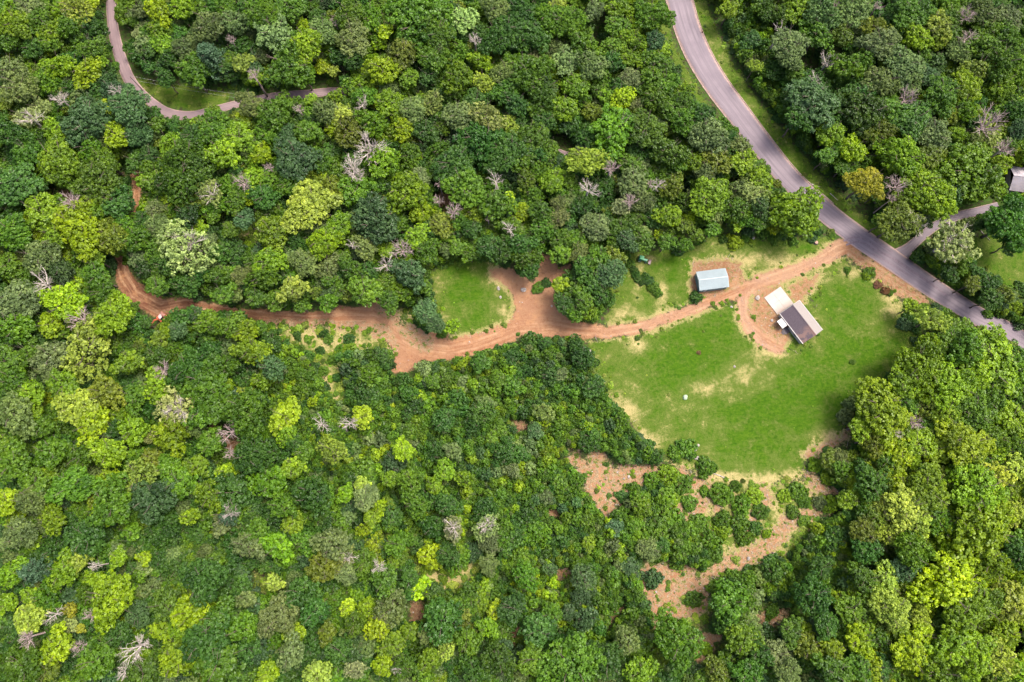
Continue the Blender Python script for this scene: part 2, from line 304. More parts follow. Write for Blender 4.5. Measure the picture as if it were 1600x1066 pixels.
# visible trees: x, y, crown radius, colour letter
TREES = """
120 15 28 Y;45 8 22 G;22 38 26 L;57 30 20 M;82 50 20 L;110 40 22 M;142 40 19 D;12 62 24 M;50 74 18 D;78 64 18 M;142 75 20 M;150 96 17 L;95 102 20 V;135 112 24 V;18 110 26 G;70 127 20 M;32 138 28 P;42 183 20 S;62 166 16 P;202 166 27 B;160 170 14 V;135 190 38 B;181 212 22 V;85 205 20 L;20 212 26 D;45 240 24 M;92 250 34 L;140 232 22 M;160 250 20 M;215 210 24 B;246 194 15 M;265 222 16 L;290 248 34 M;235 242 16 D;300 212 18 D;335 208 20 M;347 241 26 L;392 163 22 G;375 215 22 L;398 242 16 L;336 172 10 L
214 52 9 S;216 16 13 G;245 15 24 V;250 42 20 L;253 68 18 L;283 10 20 L;325 40 28 G;368 35 22 G;352 10 18 M;285 75 18 G;298 110 24 M;378 98 16 Y;395 15 18 M;232 104 12 D;258 122 16 D;232 80 12 D
418 30 30 M;452 12 22 M;430 52 28 G;473 38 12 V;478 72 30 L;503 50 24 G;545 20 26 M;455 100 44 M;475 116 18 M;520 110 10 Y;552 60 26 G;550 90 20 D;600 48 14 V;580 28 22 M;655 38 48 M;682 54 28 M;597 108 25 V;627 85 24 O;638 122 16 M;675 90 26 M;668 118 16 D;708 15 14 D;725 30 24 P;775 12 26 G;785 55 32 D;720 80 16 M;752 95 18 L;715 120 24 L;758 130 18 Y;790 115 22 G;745 155 18 D;790 142 22 D
428 178 26 M;508 172 20 G;485 155 10 L;533 178 18 Y;525 150 12 L;570 150 18 M;607 160 22 L;645 170 22 G;675 160 20 P;718 182 26 G;760 182 27 P;797 195 16 Y;632 200 18 V;420 208 22 M;445 205 16 B;480 205 20 M;545 208 26 O;580 192 24 M;408 240 18 V;462 246 30 B;502 250 20 M;597 252 26 L;640 242 20 M;665 205 22 D;688 235 20 M;688 200 14 L;710 257 34 D;752 225 40 D;792 240 30 D
815 20 26 D;818 54 30 D;858 30 28 M;882 35 26 M;902 28 18 M;872 4 14 Y;930 15 18 G;965 12 22 L;965 40 20 M;1018 25 26 M;992 42 16 L;975 58 18 L;832 92 18 S;862 95 12 Y;890 94 24 G;912 75 26 M;925 102 24 G;1005 72 16 L;982 92 18 L;955 72 18 M;955 97 20 D;1024 62 16 B;1008 98 18 M;1030 100 22 M;1020 122 20 M;832 120 30 M;812 105 22 M;850 142 28 M;900 135 24 L;940 118 18 M;935 142 16 M;972 152 20 V;1000 166 14 S;985 122 18 G;1022 155 24 M;1040 128 20 M;1064 156 18 M;965 132 14 D;805 162 20 D;840 167 20 M;880 170 22 L;852 187 18 D;925 175 16 O;960 205 40 M;1010 203 28 M;1040 202 12 O;1068 192 22 M;1099 180 20 D;1109 214 34 G;1042 235 26 M;1085 252 18 L;1121 250 25 O;1163 252 20 L;915 250 28 Y;830 215 26 M;815 245 24 M;862 228 12 M;985 258 20 M
1180 102 12 Y;1218 22 16 M;1250 18 22 L;1285 20 28 B;1335 15 28 G;1278 52 24 M;1232 65 26 G;1368 45 24 Y;1315 55 20 O;1375 68 26 G;1425 18 26 M;1405 48 20 D;1433 58 24 L;1465 40 24 Y;1462 62 18 L;1485 50 18 M;1490 22 22 M;1540 20 24 G;1542 47 22 M;1575 30 24 G;1498 80 20 G;1540 72 24 M;1575 62 24 M;1235 87 24 G;1243 112 18 M;1315 105 26 M;1350 92 20 M;1395 78 20 M;1412 102 28 G;1438 90 18 M;1462 100 18 B;1525 108 24 O;1562 95 30 M;1382 98 12 L;1340 124 14 D;1375 128 28 G;1352 142 20 D;1420 130 24 G;1447 118 20 B;1503 138 28 L;1565 135 22 L;1592 115 18 M;1272 160 36 B;1245 185 22 D;1300 175 22 D;1330 150 18 D;1472 148 28 M;1350 175 34 M;1390 172 24 M;1425 187 28 D;1505 170 20 M;1480 180 18 O;1590 172 18 D;1540 215 24 P;1297 208 23 L;1332 234 24 V;1292 244 15 M;1375 212 24 O;1460 210 28 G;1405 242 36 L;1450 247 24 O;1592 202 17 B;1498 212 14 L;1513 268 46 L
25 290 34 D;98 278 22 M;150 285 34 M;185 315 26 D;66 332 26 L;122 354 38 V;150 328 20 L;85 372 24 L;175 372 26 O;18 362 30 M;12 415 20 M;65 400 32 G;92 422 24 B;147 404 18 L;150 432 24 M;28 470 32 G;100 472 34 V;78 507 20 V;177 491 29 L;162 457 20 M;22 512 28 M;280 286 40 M;248 286 26 L;310 274 24 M;328 302 24 P;395 308 14 V;368 315 18 M;360 360 14 M;382 342 16 B;292 337 20 D;222 345 14 D;193 350 16 M;245 352 20 G;290 388 46 P;212 374 24 M;222 422 15 D;245 447 17 M;258 415 18 D;290 447 20 D;345 430 20 M;350 460 18 M;378 430 16 G;396 410 18 M;400 466 18 M;226 505 11 D;278 516 15 B;322 502 20 M;360 508 20 M;385 517 20 L
425 282 18 M;412 308 22 D;433 293 8 A;478 274 16 O;450 287 20 M;482 320 35 Y;520 294 20 O;558 297 26 M;590 274 14 L;635 300 34 L;660 332 22 V;655 278 18 G;588 340 40 B;625 347 16 M;652 370 20 L;687 351 19 Y;725 290 32 M;742 334 16 L;775 320 24 M;796 312 12 V;530 352 22 L;425 364 26 L;505 380 28 L;458 374 14 D;570 387 20 G;603 392 14 L;475 410 22 G;512 417 20 G;420 410 24 L;412 434 24 M;458 451 25 Y;492 457 10 O;512 437 14 M;512 472 16 M;550 422 20 M;575 427 18 D;570 452 24 M;640 427 28 B;605 442 18 M;607 470 18 M;632 460 14 M;665 486 20 B;680 506 16 B;705 510 13 L;662 447 14 M;668 394 20 M;715 387 14 M;735 395 15 M;762 384 20 D;785 396 18 D;432 470 18 M;470 478 14 M
822 282 18 L;862 284 22 L;815 332 16 V;832 302 16 M;845 332 20 M;872 342 16 S;930 354 24 G;972 322 16 S;990 282 24 G;1005 314 22 G;1050 292 20 O;1045 337 20 L;1070 317 16 M;1108 308 28 L;1112 327 18 P;1150 327 22 M;1182 304 20 P;1190 324 18 B;1115 358 14 M;1088 367 14 M;1070 354 12 O;1006 376 19 M;1042 377 15 M;1070 382 12 M;970 354 16 M;980 374 18 B;988 344 18 M;815 380 20 D;820 404 20 M;830 424 14 D;877 374 18 M;875 398 16 M;912 417 20 D;935 407 22 M;955 427 22 B;932 440 20 D;875 443 14 V;898 454 16 M;882 475 17 D;912 470 18 M;938 462 16 D;920 488 14 L;897 490 14 M
1247 331 39 L;1353 285 28 A;1440 284 26 L;1408 314 22 O;1432 307 24 L;1465 312 30 L;1406 347 30 O;1383 345 18 M;1492 379 33 P;1579 347 34 M;1585 378 20 D;1458 499 23 Y;1425 480 14 L;1490 530 20 M;1540 538 22 L;1484 428 14 D;1520 444 14 O;1550 468 18 D
10 565 24 M;45 552 20 M;80 557 26 G;76 578 18 G;135 548 38 Y;200 566 21 L;247 558 19 M;292 577 28 D;320 607 36 M;350 572 22 M;390 547 24 L;245 604 24 L;165 614 24 O;125 637 30 Y;143 660 26 V;100 602 24 L;22 594 24 M;48 617 20 L;20 647 30 G;48 642 18 L;65 667 22 M;22 672 22 M;188 650 16 L;210 620 20 M;273 637 30 S;265 679 28 V;208 672 22 L;232 685 10 S;160 690 18 G;178 670 14 D;318 642 26 M;308 670 16 G;328 692 20 M;380 644 32 M;390 712 30 D;80 707 24 M;22 724 28 M;127 712 22 M;170 707 26 L;172 752 20 V;218 744 28 Y;240 717 18 O;265 730 20 M;308 727 16 L;355 737 16 V;115 759 30 M;72 742 16 L;55 757 22 M;12 784 20 V;48 782 22 G;80 797 14 L;175 787 30 M;150 785 16 V;240 780 30 B;280 752 24 M;327 774 24 L;275 772 10 V;362 770 28 D
160 800 20 V;82 814 20 L;32 834 26 G;50 844 14 L;138 840 28 D;205 830 14 M;298 807 14 L;388 852 22 G;100 892 26 L;120 877 18 Y;172 934 36 V;185 872 14 L;225 872 12 V;15 897 24 L;75 932 22 M;45 932 14 L;10 942 16 L;47 964 22 Y;108 952 12 A;108 977 14 S;90 1010 26 V;125 982 8 A;38 1042 30 M;75 1047 18 O;152 1032 28 M;185 992 20 D;215 960 20 B;250 984 18 V;258 944 24 M;297 957 26 V;280 987 16 L;318 907 30 D;278 1030 28 L;322 1002 36 D;340 967 26 M;380 980 24 M;340 1037 30 M;225 1052 26 M;388 1012 20 D;385 937 14 G
405 550 18 L;410 594 16 L;425 574 20 B;445 650 24 V;447 677 18 L;566 652 17 V;520 704 26 Y;630 704 17 V;565 759 14 Y;475 707 16 M;455 732 20 L;610 749 14 L;695 734 17 L;725 747 14 L;677 759 14 L;708 704 14 G;572 777 20 G;592 792 12 V;640 752 20 M;412 707 26 D;488 774 28 D;540 772 14 L;455 690 16 D;420 752 24 M;440 790 20 M;650 790 20 M;700 790 18 D
458 817 18 L;580 810 14 L;520 850 26 G;543 872 16 S;432 852 24 L;505 887 24 O;540 897 18 G;570 877 20 M;708 827 18 S;760 824 20 S;718 857 9 L;700 868 18 D;428 912 14 Y;543 950 13 V;577 938 8 V;612 950 26 G;680 940 14 M;690 970 28 D;592 977 22 V;555 974 18 M;640 987 14 L;668 992 14 G;698 1014 16 Y;460 987 16 V;435 962 28 G;512 990 16 O;612 1007 20 L;597 1042 16 V;670 1032 18 L;455 1020 24 G;497 1052 20 Y;420 1050 18 V;632 1042 18 M;555 1047 16 S;775 952 14 V;762 980 16 L;725 960 10 Y;778 1030 24 M;470 925 24 D;490 955 22 D;480 850 20 M;600 905 22 M;640 905 16 D;730 1000 20 M;740 1045 22 D;530 1015 20 D;400 830 20 M;620 850 18 M;660 1060 16 M
1060 1002 34 M;890 1037 42 M;912 902 20 B;840 985 24 D;830 1030 22 M;950 1035 26 D;1000 1050 24 L;980 1000 20 G;860 960 18 M;1140 940 26 M;1165 920 20 M;1132 976 17 D;1160 1000 24 M;1186 1018 20 D;1170 1050 26 M;1120 1050 20 O;820 900 20 M;800 950 22 D
1440 574 36 L;1412 597 22 L;1490 602 28 L;1375 639 34 L;1400 654 20 V;1418 632 18 M;1455 637 18 Y;1480 647 20 L;1350 667 20 L;1362 690 18 O;1520 642 28 M;1550 572 38 L;1587 582 22 M;1510 547 24 M;1480 542 20 M;1545 622 24 M;1580 652 22 L;1432 692 24 L;1408 702 22 V;1465 702 18 L;1508 692 32 L;1550 682 20 M;1568 692 9 A;1525 762 36 L;1557 747 24 Y;1450 767 30 L;1415 757 16 V;1415 792 26 Y;1378 792 16 Y;1362 757 22 D;1590 732 18 Y;1592 702 16 M;1350 737 14 D;1325 780 16 L
1530 827 48 L;1578 805 20 Y;1545 882 26 L;1480 857 14 L;1487 912 42 V;1530 942 30 L;1575 937 24 Y;1500 964 26 L;1572 987 18 L;1562 1027 26 Y;1525 1020 28 L;1488 1014 26 L;1440 967 16 Y;1442 992 16 V;1382 910 22 Y;1392 952 28 Y;1422 1024 24 V;1462 1052 26 L;1340 1002 24 V;1302 1014 18 V;1392 837 16 Y;1350 832 20 O;1430 812 22 Y;1425 860 26 M;1415 889 20 B;1355 860 20 D;1282 887 18 D;1270 932 28 D;1308 937 14 L;1262 1010 22 O;1305 1052 28 M;1340 1044 22 M;1375 1042 16 D;1215 1022 20 G;1232 1052 20 G;1592 867 22 D;1595 1052 14 L;1330 950 24 M;1235 985 20 M;1290 975 20 D;1350 905 20 M
"""
PINES = [(332,95,32),(55,890,28),(358,805,20)]
BUSHES = """1072 701 17 M;1055 708 13 M;1104 731 16 M;1022 903 16 B;1085 936 14 M;972 776 10 D;992 762 11 M;1077 786 13 M;1128 773 20 M;1020 752 15 M;1045 745 18 L;1065 757 18 M;1035 765 16 D;1050 780 14 L;1016 772 14 M;998 785 12 M;1100 768 8 M;1160 790 16 M;1150 760 10 M;1180 775 14 L;1248 766 16 M;1258 784 11 M;1228 775 12 L;1277 727 13 L;1305 728 18 M;1312 750 14 D;1294 745 11 L;1294 705 8 D;1340 760 16 D;1335 715 14 D;1300 790 14 L;1325 765 12 B;1285 785 12 G
1050 815 20 M;1075 830 18 M;1095 815 14 M;1110 845 18 M;1085 862 18 D;1050 850 18 M;1130 830 13 L;1120 865 14 M;1040 835 14 D;1060 880 12 M;1100 880 12 L;1130 812 14 M;1155 815 16 M;1165 840 14 M;1180 825 12 D;1150 875 6 Y;1190 800 14 M;1200 835 8 L;1208 880 14 D;1150 905 16 M;1120 920 14 M;1190 900 16 M;1205 925 14 B;1210 955 12 M;1175 940 14 D;1010 960 12 M;1000 990 14 D;1030 1000 16 M;1105 1015 9 L;1240 800 12 M;1260 815 10 M
990 420 7 D;994 428 8 D;997 436 7 D;1003 440 6 D;1010 432 8 D;1016 440 9 D;1022 448 9 M;1028 456 8 M;985 410 8 M;978 402 8 M;1087 463 10 D;1148 377 12 V;1193 361 13 M;840 450 9 M;853 442 8 D;1325 422 6 M;1360 425 9 M;1355 432 7 L;1373 445 7 R;1384 453 7 R;1391 458 5 M;1415 504 12 B;1432 508 12 D;1423 495 10 D;1395 590 9 D;1345 655 10 D;1332 632 14 G;1322 650 13 G;1436 535 10 B;1460 546 12 B;1450 530 9 D;1333 565 5 M;1092 551 3.5 N;541 922 9 R
505 522 8 D;513 530 9 M;545 530 10 D;548 545 11 L;530 545 7 M;500 548 8 D;493 572 7 D;520 562 10 M;505 580 9 M;525 590 8 D;480 530 7 M;465 525 7 D;560 560 10 M;575 555 10 M;590 552 8 M
1445 398 13 D;1455 402 12 D;1508 415 11 D;1533 350 9 M;1498 438 14 M;1512 425 10 M;1565 487 11 M;1575 455 14 M;1590 482 14 L;1598 502 12 B;1535 455 12 D;1470 415 12 D;1575 475 9 L;1600 450 12 D;1545 490 8 M
1090 372 10 M;1130 372 8 M;1060 388 12 D;1165 372 7 M;1175 380 6 L;1210 372 10 M;1225 365 9 M;690 520 9 M;668 510 11 D;655 500 10 D;700 400 12 M;720 405 9 M;690 410 10 M;750 400 10 M;770 402 9 D;660 470 10 D;1240 375 9 M;1270 372 8 B;905 410 10 D"""
# bare trees: x, y, reach, p pinkish / g grey, leaning
DEADS = """93 153 15 g;180 138 12 g;42 180 20 g;395 115 13 p;360 60 9 p;522 30 10 p;742 60 15 g;466 168 9 p;565 160 12 g;572 226 30 g;548 256 24 g;715 215 10 g;420 260 10 p;955 260 16 p;1222 45 14 g;1307 8 9 p;1372 8 10 p;1512 20 17 p;1515 55 14 p;1275 124 13 g;1297 92 16 g;1420 150 18 p;1548 190 28 p;1572 230 18 p;112 315 22 p;62 441 25 g;122 497 19 p;378 283 16 p;687 286 9 p;684 312 11 p;708 328 17 p;775 280 16 g;797 356 13 g;555 272 17 g;550 382 10 g;627 388 20 p;602 412 16 g;763 340 6 p;920 292 20 g;985 312 15 p;1030 286 14 g;1405 288 18 p;1437 348 20 g;1495 372 28 g;250 578 16 p;357 675 18 p;358 708 12 p;80 962 16 g;140 962 14 p;38 998 18 p;122 1012 14 p;208 1014 28 g;190 1052 15 g;358 802 15 g;146 885 12 g;1430 660 16 p;1400 677 12 g;500 662 15 g;545 660 17 g;590 888 14 g;543 872 14 g;708 825 15 g;760 822 17 g;328 300 16 g;273 637 24 g;1017 285 9 p;620 1048 9 g;1395 310 9 p;290 375 22 g"""
# ------------------------------------------------------------------ ground: one sheet cut into its regions
X0, X1, Y0, Y1, STEP = -222.0, 222.0, -84.0, 212.0, 0.8
nx = int((X1-X0)/STEP)+1; ny = int((Y1-Y0)/STEP)+1
gx, gy = np.meshgrid(X0+np.arange(nx)*STEP, Y0+np.arange(ny)*STEP); gx = gx.ravel(); gy = gy.ravel()
FAR = -9.0

def sd_line(pts):
    """inside-positive distance in metres, distance across (signed) and along the nearest stretch"""
    W = [(*at(u, v), wd/2/pxm(u, v)) for u, v, wd in pts]
    out = np.full(gx.shape, FAR, np.float32); acr = np.zeros_like(out); alo = np.zeros_like(out); base = 0.0
    for (ax, ay, aw), (bx, by, bw) in zip(W, W[1:]):
        m = 9+max(aw, bw)
        sel = np.nonzero((gx > min(ax, bx)-m) & (gx < max(ax, bx)+m) & (gy > min(ay, by)-m) & (gy < max(ay, by)+m))[0]
        dx, dy = bx-ax, by-ay; L = math.hypot(dx, dy)+1e-9
        t = np.clip(((gx[sel]-ax)*dx+(gy[sel]-ay)*dy)/L/L, 0, 1)
        d = np.hypot(gx[sel]-ax-t*dx, gy[sel]-ay-t*dy)
        s = (aw+(bw-aw)*t)-d
        side = ((gx[sel]-ax)*dy-(gy[sel]-ay)*dx)/L
        k = s > out[sel]; q = sel[k]; out[q] = s[k]; acr[q] = side[k]; alo[q] = base+t[k]*L
        base += L
    return out, acr, alo

def sd_poly(pts):
    W = [at(u, v) for u, v in pts]; out = np.full(gx.shape, FAR, np.float32)
    xs = [p[0] for p in W]; ys = [p[1] for p in W]
    sel = np.nonzero((gx > min(xs)-9) & (gx < max(xs)+9) & (gy > min(ys)-9) & (gy < max(ys)+9))[0]
    d = np.full(len(sel), 1e9); ins = np.zeros(len(sel), bool); px, py = gx[sel], gy[sel]
    for (ax, ay), (bx, by) in zip(W, W[1:]+W[:1]):
        dx, dy = bx-ax, by-ay
        t = np.clip(((px-ax)*dx+(py-ay)*dy)/(dx*dx+dy*dy+1e-9), 0, 1)
        d = np.minimum(d, np.hypot(px-ax-t*dx, py-ay-t*dy))
        c = (ay > py) != (by > py)
        with np.errstate(divide='ignore', invalid='ignore'): ins ^= c & (px < dx*(py-ay)/(dy+1e-12)+ax)
    out[sel] = np.clip(np.where(ins, d, -d), FAR, 50); return out

shapes = []
DIRT = np.full(gx.shape, FAR, np.float32); GRASS = DIRT.copy(); ACR = np.zeros_like(DIRT); ALO = np.zeros_like(DIRT)
TONE = np.full(gx.shape, 0.5, np.float32); reg = np.full(gx.shape, -1, np.int32); names = []
TONES = {'dirt_track': .48, 'gravel_drive': .95, 'roadside_soil': .3, 'shed_apron': .25, 'house_yard': .42, 'clearing_soil': .58, 'forest_clearing': .0}
gsd = np.full(gx.shape, FAR, np.float32)
def region(nm, merge=True):
    if merge and nm in names: return names.index(nm)
    names.append(nm); return len(names)-1
gidx = np.full(gx.shape, -1, np.int32)
for nm, p in GRASS_POLYS:
    s = sd_poly(p); k = s > GRASS; GRASS[k] = s[k]; r_ = region(nm, False); gidx[k] = r_
didx = np.full(gx.shape, -1, np.int32); tw = np.zeros_like(DIRT); tsum = np.zeros_like(DIRT)
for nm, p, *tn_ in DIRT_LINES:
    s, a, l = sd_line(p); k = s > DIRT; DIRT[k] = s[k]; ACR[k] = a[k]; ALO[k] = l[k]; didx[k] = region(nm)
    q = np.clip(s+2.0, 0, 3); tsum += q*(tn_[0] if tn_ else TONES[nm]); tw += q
for nm, p in DIRT_POLYS:
    s = sd_poly(p); k = s > DIRT; DIRT[k] = s[k]; didx[k] = region(nm, nm == 'dirt_track')
    q = np.clip(s+2.0, 0, 3); tsum += q*(.70 if nm == 'dirt_track' else TONES[nm]); tw += q
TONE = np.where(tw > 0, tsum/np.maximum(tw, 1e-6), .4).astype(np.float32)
ROADSD = sd_line(MAIN_ROAD)[0]; ROADSD = np.maximum(ROADSD, sd_line(SIDE_DRIVE)[0])
LANESD = np.maximum(sd_line(LANE[:13])[0], sd_line([(868,236,14),(880,241,14),(892,245,14)])[0])
DRYA = np.zeros_like(DIRT)
for u, v, rx, ry, a in DRY:
    x, y = at(u, v); k = pxm(u, v); d2 = ((gx-x)*k/rx)**2+((gy-y)*k/ry)**2; DRYA += (1.6 if a > 0 else .75)*a*np.exp(-d2*1.1)
region_v = np.where(DIRT > 0, didx, np.where(GRASS > 0, gidx, -1))
OPEN = np.maximum(np.maximum(DIRT, GRASS), np.maximum(ROADSD, LANESD))
def look(arr, x, y):
    i = np.clip(((np.asarray(x)-X0)/STEP).astype(int), 0, nx-1); j = np.clip(((np.asarray(y)-Y0)/STEP).astype(int), 0, ny-1)
    return arr[j*nx+i]

def ground_material():
    t = NT('ground')
    dirt = t.attr('dirt'); grass = t.attr('grass'); dry = t.attr('dry'); tone = t.attr('tone'); acr = t.attr('across'); alo = t.attr('along')
    n0 = t.noise(0.05, 3); n1 = t.noise(0.22, 5, .6); n2 = t.noise(0.9, 5, .65); n3 = t.noise(3.5, 3, .7)
    cmb = t.n('ShaderNodeCombineXYZ'); t.l(t.math('MULTIPLY', acr, 1.1), cmb.inputs[0]); t.l(t.math('MULTIPLY', alo, 0.06), cmb.inputs[1])
    st = t.noise(1.0, 5, .65, vec=cmb.outputs[0]); st = t.mix(t.ramp(t.math('ABSOLUTE', acr), 3.0, 5.0), st, (.45, .45, .45))
    # soil: red-brown, paler and pinker where driven over; lowest track tone holds shade
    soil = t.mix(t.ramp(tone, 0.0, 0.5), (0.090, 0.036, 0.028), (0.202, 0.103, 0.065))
    soil = t.mix(t.ramp(tone, 0.5, 1.0), soil, (0.245, 0.163, 0.131))
    soil = t.mix(t.math('MULTIPLY', t.ramp(n1, .35, .7), .55), soil, t.mix(0.5, soil, (0.284, 0.185, 0.116)))
    soil = t.mix(t.math('MULTIPLY', t.ramp(st, .42, .66), .75), soil, t.mix(.6, soil, (0.318, 0.219, 0.163)))
    soil = t.mix(t.math('MULTIPLY', t.ramp(st, .48, .3), .5), soil, t.mix(.7, soil, (0.13, 0.05, 0.035)))
    soil = t.mix(t.math('MULTIPLY', t.ramp(n2, .50, .70), .6), soil, (0.165, 0.078, 0.048)); soil = t.mix(t.math('MULTIPLY', t.ramp(t.noise(.35, 5, .7), .52, .66), .5), soil, (0.30, 0.175, 0.105))
    soil = t.mix(t.math('MULTIPLY', t.ramp(n3, .60, .74), .55), soil, (0.327, 0.249, 0.189))
    rut = t.ramp(t.math('ABSOLUTE', t.math('SUBTRACT', t.math('ABSOLUTE', acr), t.math('MULTIPLY_ADD', n1, .8, .75))), .55, .12)
    soil = t.mix(t.math('MULTIPLY', rut, t.math('MULTIPLY', t.ramp(n1, .40, .62, .05, .6), t.ramp(n2, .35, .6, .3, 1))), soil, (0.36, 0.245, 0.18))
    soil = t.mix(1.0, soil, (1.04, .97, .80), 'MULTIPLY')
    # grass: lush to straw
    dn = t.math('ADD', dry, t.math('MULTIPLY', t.math('SUBTRACT', n1, .5), 4.4)); dn = t.math('ADD', dn, t.math('MULTIPLY', t.math('SUBTRACT', n2, .5), 2.6))
    lush = t.mix(t.ramp(n2, .15, .85), (0.021, 0.064, 0.003), (0.052, 0.108, 0.005)); lush = t.mix(t.math('MULTIPLY', t.ramp(n1, .46, .70), .55), lush, (0.028, 0.060, 0.005))
    mid = t.mix(t.ramp(n3, .3, .7), (0.048, 0.086, 0.010), (0.096, 0.122, 0.024))
    straw = t.mix(t.ramp(n3, .3, .7), (0.20, 0.185, 0.068), (0.36, 0.29, 0.135))
    blades = t.noise(1.0, 4, .65, vec=t.vscale(t.pos(), (.35, 1.5, 1)), dist=1.2); lush = t.mix(t.math('MULTIPLY', t.ramp(blades, .5, .7), .45), lush, (0.070, 0.115, 0.010)); lush = t.mix(t.math('MULTIPLY', t.ramp(blades, .46, .3), .4), lush, (0.020, 0.048, 0.004))
    gr = t.mix(t.ramp(dn, -1.1, .5), lush, mid); gr = t.mix(t.ramp(dn, .2, 2.3), gr, straw)
    gr = t.mix(t.math('MULTIPLY', t.ramp(n3, .58, .75), .5), gr, (0.045, 0.11, 0.012))
    # forest floor: leaf litter and low growth
    fl = t.mix(t.ramp(n2, .34, .58), (0.045, 0.034, 0.022), (0.040, 0.078, 0.014)); fl = t.mix(t.ramp(n1, .60, .74), fl, (0.085, 0.05, 0.032))
    nn = t.math('ADD', t.math('MULTIPLY', t.math('SUBTRACT', n1, .5), .75), t.math('MULTIPLY', t.math('SUBTRACT', n2, .5), .55))
    nn = t.math('ADD', nn, t.math('MULTIPLY', t.math('SUBTRACT', n3, .5), .35))
    rough = t.attr('rough'); nn = t.math('MULTIPLY', nn, t.math('MULTIPLY_ADD', rough, 1.5, 1.0))
    gf = t.ramp(t.math('ADD', grass, nn), .40, .60); df = t.ramp(t.math('ADD', dirt, nn), .40, .62)
    straw_edge = t.math('MULTIPLY', t.ramp(t.math('ADD', dirt, nn), .12, .42), .7)
    gr2 = t.mix(straw_edge, gr, straw)
    brush = t.mix(t.ramp(n3, .35, .65), (0.13, 0.09, 0.055), (0.30, 0.225, 0.13))
    sr = t.mix(t.math('MULTIPLY', rough, t.ramp(n2, .40, .60)), soil, brush); sr = t.mix(t.math('MULTIPLY', rough, t.ramp(t.noise(.55, 4, .7), .52, .64)), sr, mid)
    c = t.mix(gf, fl, gr2); c = t.mix(df, c, sr)
    b = t.bump(t.math('ADD', n3, t.math('MULTIPLY', n2, 1.5)), .55, .35)
    return t.bsdf(c, .97, 0, .08, b)
GROUND = ground_material()
gz = height(gx, gy)
# worn hollows and berms where machines have been
gz = gz + np.where(DIRT > 0, -0.05*np.clip(DIRT, 0, 1), 0)
ROUGH = np.zeros_like(DIRT)
for k_, nm_ in enumerate(names):
    if nm_ in ('clearing_soil', 'house_yard', 'roadside_soil', 'scrub_field', 'shed_apron', 'forest_clearing'): ROUGH[(didx == k_) & (DIRT > -3) | (gidx == k_) & (GRASS > -3)] = {'clearing_soil': 1, 'scrub_field': 1}.get(nm_, .6)
A = dict(rough=ROUGH, dirt=np.clip(DIRT/5+.5, 0, 1), grass=np.clip(GRASS/5+.5, 0, 1), dry=DRYA, tone=TONE, across=ACR, along=ALO)
ii, jj = np.meshgrid(np.arange(nx-1), np.arange(ny-1)); v00 = (jj*nx+ii).ravel()
quads = np.stack([v00, v00+1, v00+nx+1, v00+nx], 1); freg = region_v[v00]
GV = np.stack([gx, gy, gz], 1)
GLABEL = {'grass_field': 'mown green and straw coloured grass around the buildings', 'dirt_track': 'reddish dirt track winding from the road into the forest', 'gravel_drive': 'pale gravel loop beside the house',
 'clearing_soil': 'bare pinkish soil patch in the scrub', 'forest_clearing': 'dark red soil opening between the trees', 'shed_apron': 'reddish soil apron around the metal shed', 'house_yard': 'worn soil beside the house',
 'roadside_soil': 'orange soil verge along the paved road', 'lane_verge': 'grass inside the bend of the lane', 'road_verge': 'grass strip along the paved road', 'scrub_field': 'rough grass and straw among the scrub'}
for k in np.unique(freg):
    f = quads[freg == k]; u_, inv = np.unique(f, return_inverse=True); nm = 'ground' if k < 0 else names[k]
    o = link(nm, np_mesh(nm, GV[u_], inv.reshape(f.shape), GROUND, {q: a[u_] for q, a in A.items()}, True))
    tag(o, GLABEL.get(nm, 'shaded forest floor under the trees'), 'ground', None, 'structure')
# far terrain beyond the detailed sheet: a broad frame reaching the horizon
def terrain_ring():
    R_ = 3000.0; V = [(-R_, -R_, -.4), (R_, -R_, -.4), (R_, R_, -.4), (-R_, R_, -.4), (X0, Y0, -.4), (X0+(nx-1)*STEP, Y0, -.4), (X0+(nx-1)*STEP, Y0+(ny-1)*STEP, -.4), (X0, Y0+(ny-1)*STEP, -.4)]
    return np_mesh('terrain', V, [(0, 1, 5, 4), (1, 2, 6, 5), (2, 3, 7, 6), (3, 0, 4, 7)], GROUND)
tag(link('terrain', terrain_ring()), 'open land beyond the forest', 'terrain', None, 'structure')

# ------------------------------------------------------------------ paved road, side drive, lane
def resample(pts, step=2.0):
    W = np.array([(*at(u, v), wd/pxm(u, v)) for u, v, wd in pts]); 
    d = np.concatenate([[0], np.cumsum(np.hypot(*np.diff(W[:, :2], axis=0).T))])
    out = []
    n = int(d[-1]/step)
    for s in np.linspace(0, d[-1], n+1):   # Catmull-Rom through the points
        i = min(max(np.searchsorted(d, s)-1, 0), len(W)-2); t = (s-d[i])/(d[i+1]-d[i])
        p0, p1, p2, p3 = W[max(i-1, 0)], W[i], W[i+1], W[min(i+2, len(W)-1)]
        out.append(.5*(2*p1+(p2-p0)*t+(2*p0-5*p1+4*p2-p3)*t*t+(3*p1-p0-3*p2+p3)*t**3))
    return np.array(out), np.linspace(0, d[-1], n+1)
def side_of(P):
    T = np.gradient(P[:, :2], axis=0); T /= np.linalg.norm(T, axis=1)[:, None]; return np.stack([T[:, 1], -T[:, 0]], 1)
